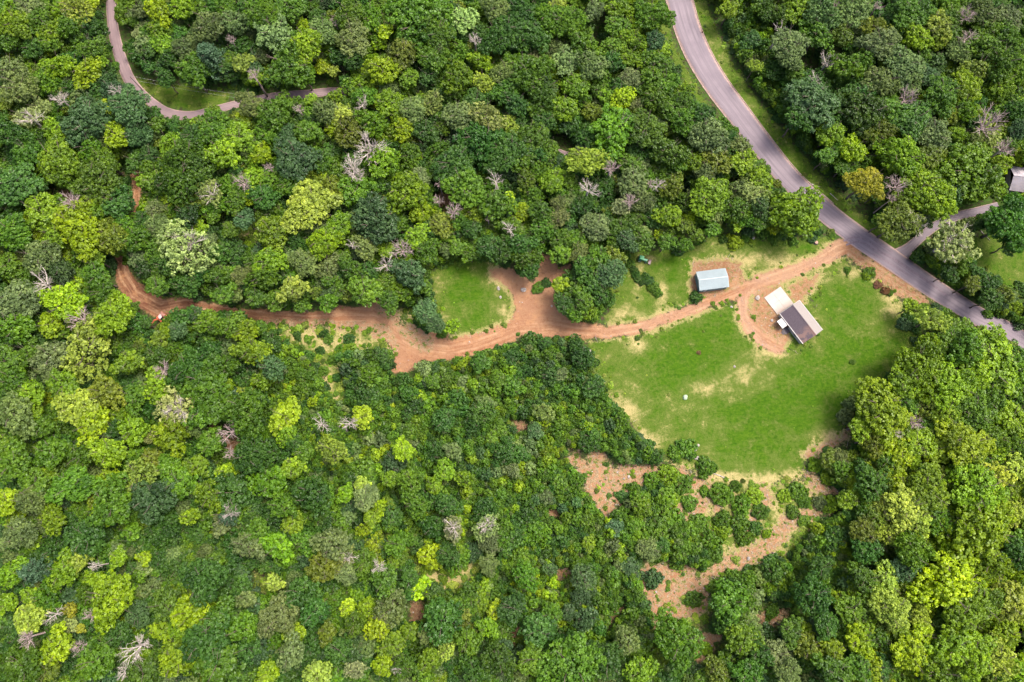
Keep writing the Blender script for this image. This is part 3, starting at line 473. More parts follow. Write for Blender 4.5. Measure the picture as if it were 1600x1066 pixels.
def strip(name, pts, offs, z, mat, skirt=0.0):
    """sheet along a line; offs: list of (fraction of half width, metres) across it"""
    P, d = resample(pts); N = side_of(P); V = []; ac = []; al = []
    cols = [(fr, m, z) for fr, m in offs]
    if skirt: cols = [(offs[0][0], offs[0][1], z-skirt)]+cols+[(offs[-1][0], offs[-1][1], z-skirt)]
    for i in range(len(P)):
        for fr, m, zz in cols:
            o_ = fr*P[i, 2]/2+m; x, y = P[i, :2]+N[i]*o_; V.append((x, y, float(height(x, y))+zz)); ac.append(fr); al.append(d[i])
    k = len(cols); Fq = [(i*k+j, (i+1)*k+j, (i+1)*k+j+1, i*k+j+1) for i in range(len(P)-1) for j in range(k-1)]
    Fq = [f[::-1] for f in Fq]
    return link(name, np_mesh(name, V, Fq, mat, dict(across=ac, along=al)))
def asphalt(name, base, pale, edge=True):
    t = NT(name); a = t.math('ABSOLUTE', t.attr('across')); n1 = t.noise(.12, 4); n2 = t.noise(1.2, 5, .7); n3 = t.noise(9, 2)
    cmb = t.n('ShaderNodeCombineXYZ'); t.l(t.math('MULTIPLY', t.attr('across'), 9.0), cmb.inputs[0]); t.l(t.math('MULTIPLY', t.attr('along'), .05), cmb.inputs[1])
    st = t.noise(1.0, 4, .6, vec=cmb.outputs[0])
    c = t.mix(t.ramp(n1, .3, .7), base, pale); c = t.mix(t.math('MULTIPLY', t.ramp(st, .45, .65), .5), c, [v*.72 for v in base])
    c = t.mix(t.math('MULTIPLY', t.ramp(n3, .5, .8), .35), c, [v*1.5 for v in pale])
    wp = t.ramp(t.math('ABSOLUTE', t.math('SUBTRACT', t.math('ABSOLUTE', t.math('SUBTRACT', a, .45)), .18)), .14, .03); c = t.mix(t.math('MULTIPLY', wp, t.ramp(n1, .35, .65, .05, .4)), c, [v*.72 for v in base]); c = t.mix(t.math('MULTIPLY', t.ramp(n2, .6, .7), .3), c, [v*.8 for v in base])
    if edge:
        e = t.ramp(t.math('ADD', a, t.math('MULTIPLY', t.math('SUBTRACT', n2, .5), .30)), .80, .97)
        c = t.mix(t.math('MULTIPLY', e, .8), c, (0.36, 0.25, 0.215))
    return t.bsdf(c, .85, 0, .25, t.bump(n3, .2, .02))
ASPH = asphalt('asphalt', (0.144, 0.120, 0.139), (0.194, 0.162, 0.182)); LANEM = asphalt('lane_asphalt', (0.159, 0.116, 0.125), (0.215, 0.159, 0.163))
tag(strip('road', MAIN_ROAD, [(-1, 0), (-.6, 0), (0, 0), (.6, 0), (1, 0)], .05, ASPH, .3), 'faded purple grey asphalt road crossing the upper corner', 'road', None, 'structure')
tag(strip('side_drive', SIDE_DRIVE, [(-1, 0), (-.5, 0), (0, 0), (.5, 0), (1, 0)], .044, ASPH, .3), 'narrow asphalt drive branching off the road', 'drive', None, 'structure')
tag(strip('lane', LANE, [(-1, 0), (-.5, 0), (0, 0), (.5, 0), (1, 0)], .04, LANEM, .3), 'narrow paved lane bending through the forest', 'lane', None, 'structure')
KERB = paint('kerb_concrete', (0.30, 0.225, 0.19), .9, 0, .3, (0.16, 0.07, 0.045), .5, .3)
KR = [p for p in MAIN_ROAD if p[1] <= 340 and p[1] > -60]
tag(strip('kerb', KR, [(-1, -.02), (-1, -.34)], .17, KERB, .3), 'pale kerb edging the outer side of the road bend', 'kerb', None, 'structure')
KL = [p for p in MAIN_ROAD if p[1] <= 180]
tag(strip('kerb', KL, [(1, .34), (1, .02)], .17, KERB, .3), 'pale kerb on the inner side of the road bend', 'kerb', None, 'structure')
t_ = NT('tyre_rubber'); TYRE_MARK = t_.bsdf(t_.mix(t_.ramp(t_.noise(1.5, 4), .35, .65), (0.13, 0.10, 0.118), (0.17, 0.135, 0.155)), .85, 0, .2)
for px_ in ([(1318,377,3),(1334,371,3),(1352,374,3),(1366,384,3),(1376,394,3)], [(1322,383,3),(1338,378,3),(1354,382,3),(1368,393,3)], [(1370,392,4),(1395,404,4),(1425,424,4),(1450,440,4),(1480,462,3)], [(1362,396,3),(1390,412,3),(1420,430,3)], [(1350,363,3),(1372,380,3),(1395,395,3)]):
    o = strip('tyre_mark', px_, [(-1, 0), (1, 0)], .056+.003*R.random(), TYRE_MARK); tag(o, 'dark curved tyre mark on the road at the track entrance', 'tyre mark', None, 'structure')
# ------------------------------------------------------------------ foliage
def unit(a): return a/np.maximum(np.linalg.norm(a, axis=-1, keepdims=True), 1e-9)
def leaf_quads(P, Nn, size, rg):
    n = len(P); up = rg.normal(size=(n, 3)); T = unit(np.cross(Nn, up)); B = np.cross(Nn, T); s = (size*rg.uniform(.65, 1.35, n))[:, None]
    asp = rg.uniform(.5, .9, n)[:, None]; bend = Nn*s*.18
    V = np.stack([P+T*s*.5-bend, P+B*s*.5*asp, P-T*s*.5-bend, P-B*s*.5*asp], 1).reshape(-1, 3)
    return V, np.arange(4*n).reshape(n, 4)
def fib(n, rg):
    i = np.arange(n)+.5; z = 1-2*i/n; ph = i*2.39996+rg.uniform(0, 6.28); s = np.sqrt(1-z*z)
    return np.stack([s*np.cos(ph), s*np.sin(ph), z], 1)
def foliage(name, lobes, cr, leaf, m, rg, vz=.8, sparse=0.0, lo=-.35):
    """lobes: (centre, radius); clumps of leaves sit over the lobes"""
    PP, NN, VV, AA = [], [], [], []; C_ = np.array([l[0] for l in lobes]); RR = np.array([l[1] for l in lobes])
    for k, (c, r) in enumerate(lobes):
        n = max(6, int(4*math.pi*r*r/(cr*1.30)**2)); d = unit(fib(n, rg)+rg.normal(size=(n, 3))*.35*cr/r); d = d[d[:, 2] > lo]
        p = np.asarray(c)+d*r*rg.uniform(.90, 1.10, len(d))[:, None]
        dist = np.linalg.norm(p[:, None]-C_[None], axis=2)-RR*.93; dist[:, k] = 1
        keep = dist.min(1) > 0
        if sparse: keep &= rg.random(len(d)) > sparse
        lv = rg.normal(0, .14)
        for q, e in zip(p[keep], d[keep]):
            mm = int(m*rg.uniform(.7, 1.3)); crk = cr*rg.uniform(.7, 1.3)
            g = unit(e*.85+np.array([0, 0, .45])+rg.normal(size=(mm, 3))*.62)
            PP.append(q+g*crk*rg.uniform(.55, 1.05, mm)[:, None]); NN.append(unit(g*.8+rg.normal(size=(mm, 3))*.45+np.array([0, 0, .35])))
            VV.append(np.full(mm, np.clip(.5+lv+rg.normal(0, .18), 0, 1))); AA.append(rg.random(mm))
        n2 = int(len(d)*m*.16*(1-sparse)); e = unit(rg.normal(size=(n2, 3)))     # inner leaves, so that the crown is not hollow
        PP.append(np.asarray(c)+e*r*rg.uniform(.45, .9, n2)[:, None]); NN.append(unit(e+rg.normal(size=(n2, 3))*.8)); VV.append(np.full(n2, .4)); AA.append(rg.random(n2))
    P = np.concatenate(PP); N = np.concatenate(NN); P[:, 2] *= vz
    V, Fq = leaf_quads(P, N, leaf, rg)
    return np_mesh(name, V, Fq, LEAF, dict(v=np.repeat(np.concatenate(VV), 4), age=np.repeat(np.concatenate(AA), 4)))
def broad_lobes(Rr, nl, rg):
    """flat-topped, uneven spread of lobes with a ragged outline"""
    L = []; ph = rg.uniform(0, 6.28, 4); am = rg.uniform(.05, .20, 4)
    def edge(a): return Rr*(.92+am[0]*math.sin(2*a+ph[0])+am[1]*math.sin(3*a+ph[1])+am[2]*.7*math.sin(5*a+ph[2])+am[3]*.5*math.sin(7*a+ph[3]))
    n = int(nl*3.2); k = 0
    for i in range(400):
        a = rg.uniform(0, 6.28); f = math.sqrt(rg.random()); rad = rg.uniform(.15, .30)*Rr*(1.15-.35*f); d = f*max(edge(a)-rad, .1)
        x, y = d*math.cos(a), d*math.sin(a)
        if any(math.hypot(x-c[0], y-c[1]) < .62*(rad+r) for c, r in L): continue
        L.append(((x, y, Rr*(.30-.42*f*f+rg.normal(0, .085))), rad)); k += 1
        if k >= n: break
    L.append(((0, 0, -.28*Rr), .60*Rr)); return L
PROTO = {}
def rgs(k): return np.random.default_rng(k)
for i in range(5): g = rgs(100+i); PROTO['big%d' % i] = (foliage('crown', broad_lobes(8.5, 8+i % 3, g), 1.02, .62, 30, g), 8.5)
for i in range(6): g = rgs(200+i); PROTO['mid%d' % i] = (foliage('crown', broad_lobes(5.5, 5+i % 3, g), .88, .56, 30, g), 5.5)
for i in range(5): g = rgs(300+i); PROTO['small%d' % i] = (foliage('crown', broad_lobes(3.2, 4+i % 2, g), .66, .46, 26, g), 3.2)
for i in range(3): g = rgs(400+i); PROTO['airy%d' % i] = (foliage('crown', broad_lobes(6.0, 7, g), .70, .46, 22, g, .8, .42), 6.0)
for i in range(2): g = rgs(450+i); PROTO['fine%d' % i] = (foliage('crown', broad_lobes(5.5, 7, g), .55, .38, 22, g), 5.5)
def sapling_lobes(rg):
    L = [((0, 0, .3), .75)]
    for i in range(5): a = rg.uniform(0, 6.28); d = rg.uniform(.35, .8); L.append(((d*math.cos(a), d*math.sin(a), rg.uniform(-.6, .7)), rg.uniform(.3, .5)))
    L.append(((rg.uniform(-.15, .15), rg.uniform(-.15, .15), 1.15), .36)); return L
for i in range(5): g = rgs(500+i); PROTO['sap%d' % i] = (foliage('foliage', sapling_lobes(g), .34, .30, 16, g, 1.25), 1.25)
def bush_lobes(rg):
    L = [((0, 0, .55), 1.3)]
    for i in range(7): a = rg.uniform(0, 6.28); d = rg.uniform(.8, 1.5); L.append(((d*math.cos(a), d*math.sin(a), rg.uniform(.2, .8)), rg.uniform(.5, .85)))
    return L
for i in range(5): g = rgs(600+i); PROTO['bush%d' % i] = (foliage('foliage', bush_lobes(g), .42, .36, 22, g, .8), 2.2)
def pine_crown(rg):
    P, N, V = [], [], []
    for k in range(9):
        z = -3+k*.95; rad = 5.6*(1-(k/10.5)**1.2); nb = 9
        for b in range(nb):
            a = 6.283*(b+rg.uniform(-.3, .3))/nb+k*.7; L_ = rad*rg.uniform(.75, 1.08)
            for s in np.arange(.18, 1.0, .07):
                mm = 10; q = np.array([math.cos(a)*L_*s, math.sin(a)*L_*s, z+.9*s*s-.2*s])+rg.normal(size=(mm, 3))*np.array([.34, .34, .14])
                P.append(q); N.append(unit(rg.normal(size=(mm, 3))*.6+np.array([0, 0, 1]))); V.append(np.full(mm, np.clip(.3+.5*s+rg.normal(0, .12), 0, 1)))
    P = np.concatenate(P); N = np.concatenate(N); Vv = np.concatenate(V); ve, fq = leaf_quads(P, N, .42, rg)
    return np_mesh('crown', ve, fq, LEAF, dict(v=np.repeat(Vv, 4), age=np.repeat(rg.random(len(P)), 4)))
PROTO['pine0'] = (pine_crown(rgs(700)), 5.6)
# trunks: nominal height 10 to the crown centre, limbs spreading into the crown
def trunk_mesh(seed, lean=.03):
    r = random.Random(seed); mb = MB(); p = Vector((0, 0, -.3)); rad = .42
    for k in range(5):
        q = Vector((r.uniform(-1, 1)*lean*10, r.uniform(-1, 1)*lean*10, 2.0*(k+1))) if k < 4 else Vector((0, 0, 10.5))
        mb.tube(p, q, rad, rad*.84, 8, k == 0); p = q; rad *= .84
        if k >= 2:
            for j in range(3):
                a = r.uniform(0, 6.28); e = q+Vector((math.cos(a)*2.6, math.sin(a)*2.6, r.uniform(1.0, 2.2))); mb.tube(q, e, rad*.55, rad*.3, 6, False)
                for h in range(2): a2 = a+r.uniform(-.9, .9); mb.tube(e, e+Vector((math.cos(a2)*1.6, math.sin(a2)*1.6, r.uniform(.3, 1.4))), rad*.3, .03, 5, False)
    return mb.mesh('trunk', BARK, True)
TRUNKS = [trunk_mesh(k) for k in range(3)]
# bare trees, unit reach: crotch at z = -0.75, foot at z = -2.2
def dead_mesh(seed, mat, fine):
    r = random.Random(seed); mb = MB(); c0 = Vector((0, 0, -.75))
    def grow(p, d, L, rad, lvl):
        q = p
        for _ in range(2):
            d2 = (d+Vector((r.gauss(0, .16), r.gauss(0, .16), r.gauss(0, .10)))).normalized(); e = q+d2*L/2; mb.tube(q, e, rad, rad*.78, 5 if lvl < 2 else 4, False); q = e; rad *= .78; d = d2
            if lvl < 3:
                for _b in range(r.choice((2, 2, 3)) if fine else r.choice((1, 2, 2))):
                    s = Vector((r.gauss(0, 1), r.gauss(0, 1), r.gauss(.1, .5))).normalized(); grow(q, (d*.75+s*.62).normalized(), L*r.uniform(.5, .75), rad*.60, lvl+1)
        if lvl < 3: grow(q, d, L*.6, rad*.8, lvl+1)
    n = r.randint(6, 8)
    for i in range(n):
        a = 6.283*(i+r.uniform(-.3, .3))/n; up = r.uniform(.6, 2.0); d = Vector((math.cos(a), math.sin(a), up)).normalized(); grow(c0, d, r.uniform(.45, .66), .038, 1)
    return mb.mesh('branches', mat)
def snag_trunk(mat):
    mb = MB(); mb.tube((0, 0, -2.25), (.03, 0, -1.4), .11, .085, 8).tube((.03, 0, -1.4), (0, 0, -.7), .085, .06, 8, False); return mb.mesh('trunk', mat, True)
DEAD = {'g': [dead_mesh(40+i, DEADWOOD, i % 2) for i in range(4)], 'p': [dead_mesh(60+i, DEADPINK, 1) for i in range(4)]}
SNAG = {'g': snag_trunk(DEADWOOD), 'p': snag_trunk(DEADPINK)}

TINT = {'M': (.070, .150, .009), 'D': (.040, .104, .012), 'B': (.050, .106, .030), 'L': (.128, .226, .009), 'V': (.188, .288, .007), 'Y': (.220, .300, .036), 'G': (.112, .168, .046),
        'O': (.108, .158, .014), 'S': (.235, .285, .095), 'A': (.255, .270, .024), 'N': (.15, .095, .035), 'R': (.19, .090, .040), 'P': (.225, .290, .078)}
def tint_of(c, j=.16):
    t = TINT[c]; k = R.gauss(1, j); a, b = R.gauss(0, .06), R.gauss(0, .12)
    return (max(.004, t[0]*k*(1+a)), max(.004, t[1]*k), max(.004, t[2]*k*(1+b)), 1.0)

THINGS = []      # individuals that get labels later: object, kind word, colour letter, x, y, radius (photograph pixels)
STUFF = {'forest': [], 'thicket': [], 'undergrowth': []}     # instances: prototype, location, rotation, scale, tint
FIRST = {}       # prototype -> a real object in the scene that carries that mesh
def parse(s): return [(float(a[0]), float(a[1]), float(a[2]), a[3]) for a in (e.split() for e in s.replace('\n', ';').split(';')) if len(a) == 4]
def proto_for(r_m, c):
    if c in 'SP': return 'airy%d' % R.randrange(3)
    if c == 'Y' and R.random() < .35: return 'airy%d' % R.randrange(3)
    if c in 'GB' and r_m > 3 and R.random() < .5: return 'fine%d' % R.randrange(2)
    return 'big%d' % R.randrange(5) if r_m > 6.4 else 'mid%d' % R.randrange(6) if r_m > 3.7 else 'small%d' % R.randrange(5)
def tree_dims(u, v, r, c):
    r_m = r/pxm(u, v, 10)*(1.22 if u > 1340 and v > 545 else 1.10 if v > 540 else 1.05); top = min(19.0, 5.0+1.9*r_m+R.uniform(-1, 1.5)); zc = top-.75*r_m*.8
    return r_m, max(zc, .8*r_m)
listed = []
for (u, v, r, c) in sorted(parse(TREES), key=lambda a: -a[2]):
    if any(math.hypot(u-a[0], v-a[1]) < .34*max(r, a[2]) and a[3] == c for a in listed): continue
    listed.append((u, v, r, c))
NIND = 288
for i, (u, v, r, c) in enumerate(listed):
    r_m, zc = tree_dims(u, v, r, c); x, y = at(u, v, zc); pk = proto_for(r_m, c); me, Rp = PROTO[pk]; s = r_m/Rp; tn = tint_of(c); vz = R.uniform(.85, 1.2); tn = (tn[0]*1.16, tn[1]*1.12, tn[2], 1.0) if u > 1340 and v > 560 and c in 'LVYM' else tn; rz = R.uniform(0, 6.28); z0 = float(height(x, y))
    if i < NIND or pk.startswith('small') and pk not in FIRST:
        t = empty('broadleaf_tree', (x, y, z0), rz)
        k = link('trunk', R.choice(TRUNKS), t); k.scale = (s*Rp/6, s*Rp/6, zc/10)
        cr_ = link('crown', me, t, (0, 0, zc)); cr_.scale = (s*R.uniform(.86, 1.16), s*R.uniform(.86, 1.16), s*vz); cr_['tint'] = tn
        FIRST.setdefault(pk, cr_); THINGS.append((t, 'tree', c, u, v, r)); t['category'] = 'tree'; t['group'] = 'broadleaf trees of the forest'
        FIRST.setdefault('trunk', k)
    else:
        STUFF['forest'].append((pk, (x, y, z0+zc), rz, (s, s, s*vz), tn)); STUFF['forest'].append(('trunk', (x, y, z0), rz, (s*Rp/6, s*Rp/6, zc/10), tn))
for u, v, r in PINES:
    x, y = at(u, v, 9); s = r/pxm(u, v, 10)/5.6; t = empty('pine_tree', (x, y, float(height(x, y))), R.uniform(0, 6))
    k = link('trunk', TRUNKS[0], t); k.scale = (.8, .8, 1.2); cr_ = link('crown', PROTO['pine0'][0], t, (0, 0, 9)); cr_.scale = (s, s, s*1.1); cr_['tint'] = (.05, .105, .05, 1)
    THINGS.append((t, 'pine', 'B', u, v, r)); t['category'] = 'pine tree'; t['group'] = 'pines among the broadleaf trees'
for e in DEADS.split(';'):
    u, v, r, hue = e.split(); u, v, r = float(u), float(v), float(r)*1.2
    r_m = r/pxm(u, v, 14); zc = min(18.0, 12.0+.8*r_m); x, y = at(u, v, zc); t = empty('dead_tree', (x, y, float(height(x, y))), R.uniform(0, 6.28))
    b = link('branches', R.choice(DEAD[hue]), t, (0, 0, zc)); b.scale = (r_m, r_m, r_m*.9)
    k = link('trunk', SNAG[hue], t, (0, 0, zc)); k.location.z = zc-.70*r_m*.9+.70*(zc-.63*r_m)/1.5; k.scale = (max(r_m, 2.2), max(r_m, 2.2), (zc-.63*r_m)/1.5)
    pass
    THINGS.append((t, 'dead', hue, u, v, r)); t['category'] = 'dead tree'; t['group'] = 'bare dead trees'
for (u, v, r, c) in parse(BUSHES):
    r_m = r/pxm(u, v, 1.5)*1.08; x, y = at(u, v, r_m*.5); pk = 'bush%d' % R.randrange(5); me, Rp = PROTO[pk]; s = r_m/Rp
    o = link('shrub', me, None, (x, y, float(height(x, y))-.05), R.uniform(0, 6.28)); o.scale = (s*R.uniform(.9, 1.1), s*R.uniform(.9, 1.1), s*R.uniform(.85, 1.2)); o['tint'] = tint_of(c)
    FIRST.setdefault(pk, o); THINGS.append((o, 'shrub', c, u, v, r)); o['category'] = 'shrub'; o['group'] = 'shrubs at the edges of the open ground'

# fill: further trees wherever the listed crowns leave the forest open, saplings in the thickets, undergrowth below
def in_poly(u, v, poly):
    ins = False
    for (ax, ay), (bx, by) in zip(poly, poly[1:]+poly[:1]):
        if (ay > v) != (by > v) and u < (bx-ax)*(v-ay)/(by-ay)+ax: ins = not ins
    return ins
CELL = 60
class Near:
    def __init__(s): s.g = {}
    def add(s, u, v, r): s.g.setdefault((int(u//CELL), int(v//CELL)), []).append((u, v, r))
    def hit(s, u, v, f):
        a, b = int(u//CELL), int(v//CELL)
        return any(f(p) for i in (a-1, a, a+1) for j in (b-1, b, b+1) for p in s.g.get((i, j), ()))
thick = lambda u, v: any(in_poly(u, v, p) for p in THICKETS)
nt = Near()
for u, v, r, c in listed: nt.add(u, v, r)
GAPS = [(1202,966,20,15),(1105,1014,17,15),(955,966,11,14),(880,896,10,9),(648,956,12,16),(812,666,9,8),(1262,750,20,12),(1300,770,12,8),(246,504,17,15),(1592,277,26,26),(1008,407,14,8),(938,40,14,34),(1215,60,12,20),(112,306,22,14),(1266,85,14,14),(320,625,12,26),(365,695,18,16),(250,572,16,10),(697,316,14,22),(345,355,10,12),(1485,560,10,20),(1450,885,16,28),(1592,1000,10,30),(1468,720,14,12),(1430,822,12,10),(480,345,12,6),(880,241,16,8),(1065,290,16,7),(1340,70,6,8),(1405,27,9,8),(1270,98,12,14),(400,420,6,8),(1275,215,10,8),(1455,560,12,12),(645,985,8,16)]
in_gap = lambda u, v, m=0: any(((u-a)/(c+m))**2+((v-b)/(d+m))**2 < 1 for a, b, c, d in GAPS)
fillc = 'MMMMMDDDDDGLB'
cand = [(R.uniform(-110, 1710), R.uniform(-110, 1180)) for _ in range(40000)]
for u, v in cand:
    r = R.uniform(9, 19); x, y = at(u, v, 8)
    inside = -5 < u < 1605 and -5 < v < 1071
    if max(float(look(OPEN, x, y)), float(look(OPEN, *at(u, v, 0)))) > -(r/4.5)*(.85 if float(look(ROADSD, *at(u, v, 0))) > -8 else .6): continue
    if in_gap(u, v, r*.55): continue
    if inside and ( (thick(u, v) and R.random() < .96)): continue
    if nt.hit(u, v, lambda p: math.hypot(u-p[0], v-p[1]) < max(p[2], r)*.60+r*.20): continue
    nt.add(u, v, r); zone = math.sin(u*.013+1.3*math.sin(v*.011))+math.cos(v*.017+u*.006); fillc = 'MMMMLLVDG' if zone > .5 else 'DDDDMMBG' if zone < -.5 else 'MMMMDDDLGO'; fillc = 'DDDDDMMMBG' if v > 520 and R.random() < .6 else fillc; c = R.choice('LLLLMMMVVOM' if u > 1330 and v > 545 else fillc); r_m, zc = tree_dims(u, v, r, c); zc *= R.uniform(.38, .74) if v > 520 and u < 1330 else R.uniform(.50, .95); zc = max(zc, r_m)
    x, y = at(u, v, zc); pk = proto_for(r_m, c); me, Rp = PROTO[pk]; s = r_m/Rp*1.12; z0 = float(height(x, y)); rz = R.uniform(0, 6.28)
    STUFF['forest'].append((pk, (x, y, z0+zc), rz, (s, s, s*R.uniform(.85, 1.25)), tint_of(c))); STUFF['forest'].append(('trunk', (x, y, z0), rz, (s*Rp/6, s*Rp/6, zc/10), (0, 0, 0, 1)))
saps = []; ns = Near()
for poly in THICKETS:
    us = [p[0] for p in poly]; vs = [p[1] for p in poly]; area = (max(us)-min(us))*(max(vs)-min(vs))
    for _ in range(int(area/9)):
        u, v = R.uniform(min(us), max(us)), R.uniform(min(vs), max(vs))
        if not in_poly(u, v, poly): continue
        r = 4.5+8.5*R.random()**2.2; x, y = at(u, v, 2)
        if max(float(look(OPEN, x, y)), float(look(OPEN, *at(u, v, 0)))) > -(r/4.6)*.55: continue
        if ns.hit(u, v, lambda p: math.hypot(u-p[0], v-p[1]) < .72*max(p[2], r)+.18*r) or nt.hit(u, v, lambda p: math.hypot(u-p[0], v-p[1]) < p[2]*.7): continue
        ns.add(u, v, r); saps.append((u, v, r, R.choice(('DDDMMMMB', 'MMMMLDGM', 'MMMLLMVG')[min(2, int(1.5+1.6*math.sin(u*.021+2)*math.cos(v*.027)+R.gauss(0, .7)) if v > 250 else 1) if True else 0])))
saps.sort(key=lambda a: -a[2])
for i, (u, v, r, c) in enumerate(saps):
    r_m = r/pxm(u, v, 3)*1.1; h = min(6.5, 1.6+2.0*r_m*R.uniform(.8, 1.3)); zc = max(h-1.5*r_m, r_m*.7); x, y = at(u, v, zc+.4*r_m); pk = 'sap%d' % R.randrange(5); me, Rp = PROTO[pk]; s = r_m/Rp; z0 = float(height(x, y)); tn = tint_of(c, .2); rz = R.uniform(0, 6.28)
    if i < 270 and 0 < u < 1600 and 0 < v < 1066:
        o = link('sapling', me, None, (x, y, z0+zc), rz); o.scale = (s, s, s); o['tint'] = tn; FIRST.setdefault(pk, o); THINGS.append((o, 'sapling', c, u, v, r)); o['category'] = 'sapling'; o['group'] = 'young trees of the thickets'
    else: STUFF['thicket'].append((pk, (x, y, z0+zc), rz, (s, s, s), tn))
for _ in range(15000):
    u, v = R.uniform(-110, 1710), R.uniform(-110, 1180); x, y = at(u, v, 0)
    if look(OPEN, x, y) > -1.3 or in_gap(u, v) and R.random() < .55: continue
    pk = 'bush%d' % R.randrange(5); s = R.uniform(.5, 1.35); STUFF['undergrowth'].append((pk, (x, y, float(height(x, y))-.1), R.uniform(0, 6.28), (s, s, s*R.uniform(.7, 1.2)), tint_of(R.choice('MMDDDBO'))))
# low weeds on the open ground, denser towards its edges
for _ in range(40000):
    u, v = R.uniform(0, 1600), R.uniform(0, 1066); x, y = at(u, v, 0); g_ = float(look(GRASS, x, y)); d_ = float(look(DIRT, x, y))
    if float(look(ROADSD, x, y)) > -.4 or float(look(LANESD, x, y)) > -.2: continue
    if g_ > -.8 and d_ < .3: p = .03 if g_ > 4 else .5; p = max(p, .95 if names[int(look(gidx, x, y))] in ('scrub_field', 'road_verge', 'lane_verge') else 0)
    elif d_ > 0 and d_ < 1.0: p = .22
    elif d_ >= 1.0 and names[int(look(didx, x, y))] == 'clearing_soil': p = .9 if math.sin(x*.9+math.sin(y*.7))*math.cos(y*.8) > .25 else .18
    else: continue
    if R.random() > p: continue
    s = (.06+.30*R.random()**2.2)*(1.3 if g_ < 2 else .7)*(1.5 if names[int(look(gidx, x, y))] == 'scrub_field' and d_ < 0 else 1); STUFF.setdefault('weeds', []).append(('bush%d' % R.randrange(5), (x, y, float(height(x, y))-.04), R.uniform(0, 6.28), (s, s, s*R.uniform(.6, 1.0)), tint_of(R.choice('MLLLLOOY'), .2)))

def stuff_object(name, pts, label, cat):
    me = bpy.data.meshes.new(name); n = len(pts); me.vertices.add(n); me.vertices.foreach_set('co', np.array([p[1] for p in pts], np.float32).ravel())
    keys = sorted({p[0] for p in pts}); kid = {k: i for i, k in enumerate(keys)}
    def addattr(nm, typ, fld, arr): a = me.attributes.new(nm, typ, 'POINT'); a.data.foreach_set(fld, np.asarray(arr).ravel())
    addattr('proto', 'INT', 'value', np.array([kid[p[0]] for p in pts], np.int32))
    addattr('rot', 'FLOAT_VECTOR', 'vector', np.array([(0, 0, p[2]) for p in pts], np.float32)); addattr('siz', 'FLOAT_VECTOR', 'vector', np.array([p[3] for p in pts], np.float32))
    addattr('tint', 'FLOAT_COLOR', 'color', np.array([p[4] for p in pts], np.float32)); me.update()
    o = link(name, me); tag(o, label, cat, None, 'stuff')
    ng = bpy.data.node_groups.new(name, 'GeometryNodeTree'); ng.interface.new_socket('Geometry', in_out='INPUT', socket_type='NodeSocketGeometry'); ng.interface.new_socket('Geometry', in_out='OUTPUT', socket_type='NodeSocketGeometry')
    N = ng.nodes; L = ng.links; gi = N.new('NodeGroupInput'); go = N.new('NodeGroupOutput'); jn = N.new('GeometryNodeJoinGeometry'); m2p = N.new('GeometryNodeMeshToPoints'); L.new(gi.outputs[0], m2p.inputs[0])
    def named(nm, typ): a = N.new('GeometryNodeInputNamedAttribute'); a.data_type = typ; a.inputs['Name'].default_value = nm; return [q for q in a.outputs if q.enabled and q.name == 'Attribute'][0]
    pr, ro, si = named('proto', 'INT'), named('rot', 'FLOAT_VECTOR'), named('siz', 'FLOAT_VECTOR')
    e2r = N.new('FunctionNodeEulerToRotation'); L.new(ro, e2r.inputs[0])
    for k in keys:
        oi = N.new('GeometryNodeObjectInfo'); oi.inputs['Object'].default_value = FIRST[k]; oi.inputs['As Instance'].default_value = True; oi.transform_space = 'ORIGINAL'
        cp = N.new('FunctionNodeCompare'); cp.data_type = 'INT'; cp.operation = 'EQUAL'; L.new(pr, cp.inputs[2]); cp.inputs[3].default_value = kid[k]
        ip = N.new('GeometryNodeInstanceOnPoints'); L.new(m2p.outputs[0], ip.inputs['Points']); L.new(cp.outputs[0], ip.inputs['Selection']); L.new(oi.outputs['Geometry'], ip.inputs['Instance']); L.new(e2r.outputs[0], ip.inputs['Rotation']); L.new(si, ip.inputs['Scale'])
        L.new(ip.outputs[0], jn.inputs[0])
    L.new(jn.outputs[0], go.inputs[0]); md = o.modifiers.new('scatter', 'NODES'); md.node_group = ng
    return o
for k in sorted({p[0] for q in STUFF.values() for p in q}):
    if k not in FIRST: print('no carrier for', k)
stuff_object('forest', [p for p in STUFF['forest'] if p[0] in FIRST], 'smaller broadleaf trees filling the forest between the large crowns', 'forest')
stuff_object('thicket', [p for p in STUFF['thicket'] if p[0] in FIRST], 'dense mass of young saplings in the thickets', 'thicket')
stuff_object('undergrowth', STUFF['undergrowth'], 'dark low growth under the forest trees', 'undergrowth')
stuff_object('weeds', STUFF['weeds'], 'low weeds and grass tufts on the open ground', 'weeds')
print('things', len(THINGS), {k: len(v) for k, v in STUFF.items()}, 'listed', len(listed), 'saps', len(saps))
# ------------------------------------------------------------------ buildings
WHITE = paint('white_paint', (0.34, 0.33, 0.325), .5, 0, .12, (0.30, 0.24, 0.2), .3)
def flat(name, col, rough=.6, metal=0.0): return paint(name, col, rough, metal, .12, [v*.6 for v in col], .2, 1.5)
GLASS = NT('window_glass').bsdf((0.03, 0.04, 0.05), .08, 0, .6)
def zrot(d): return math.atan2(d.y, d.x)

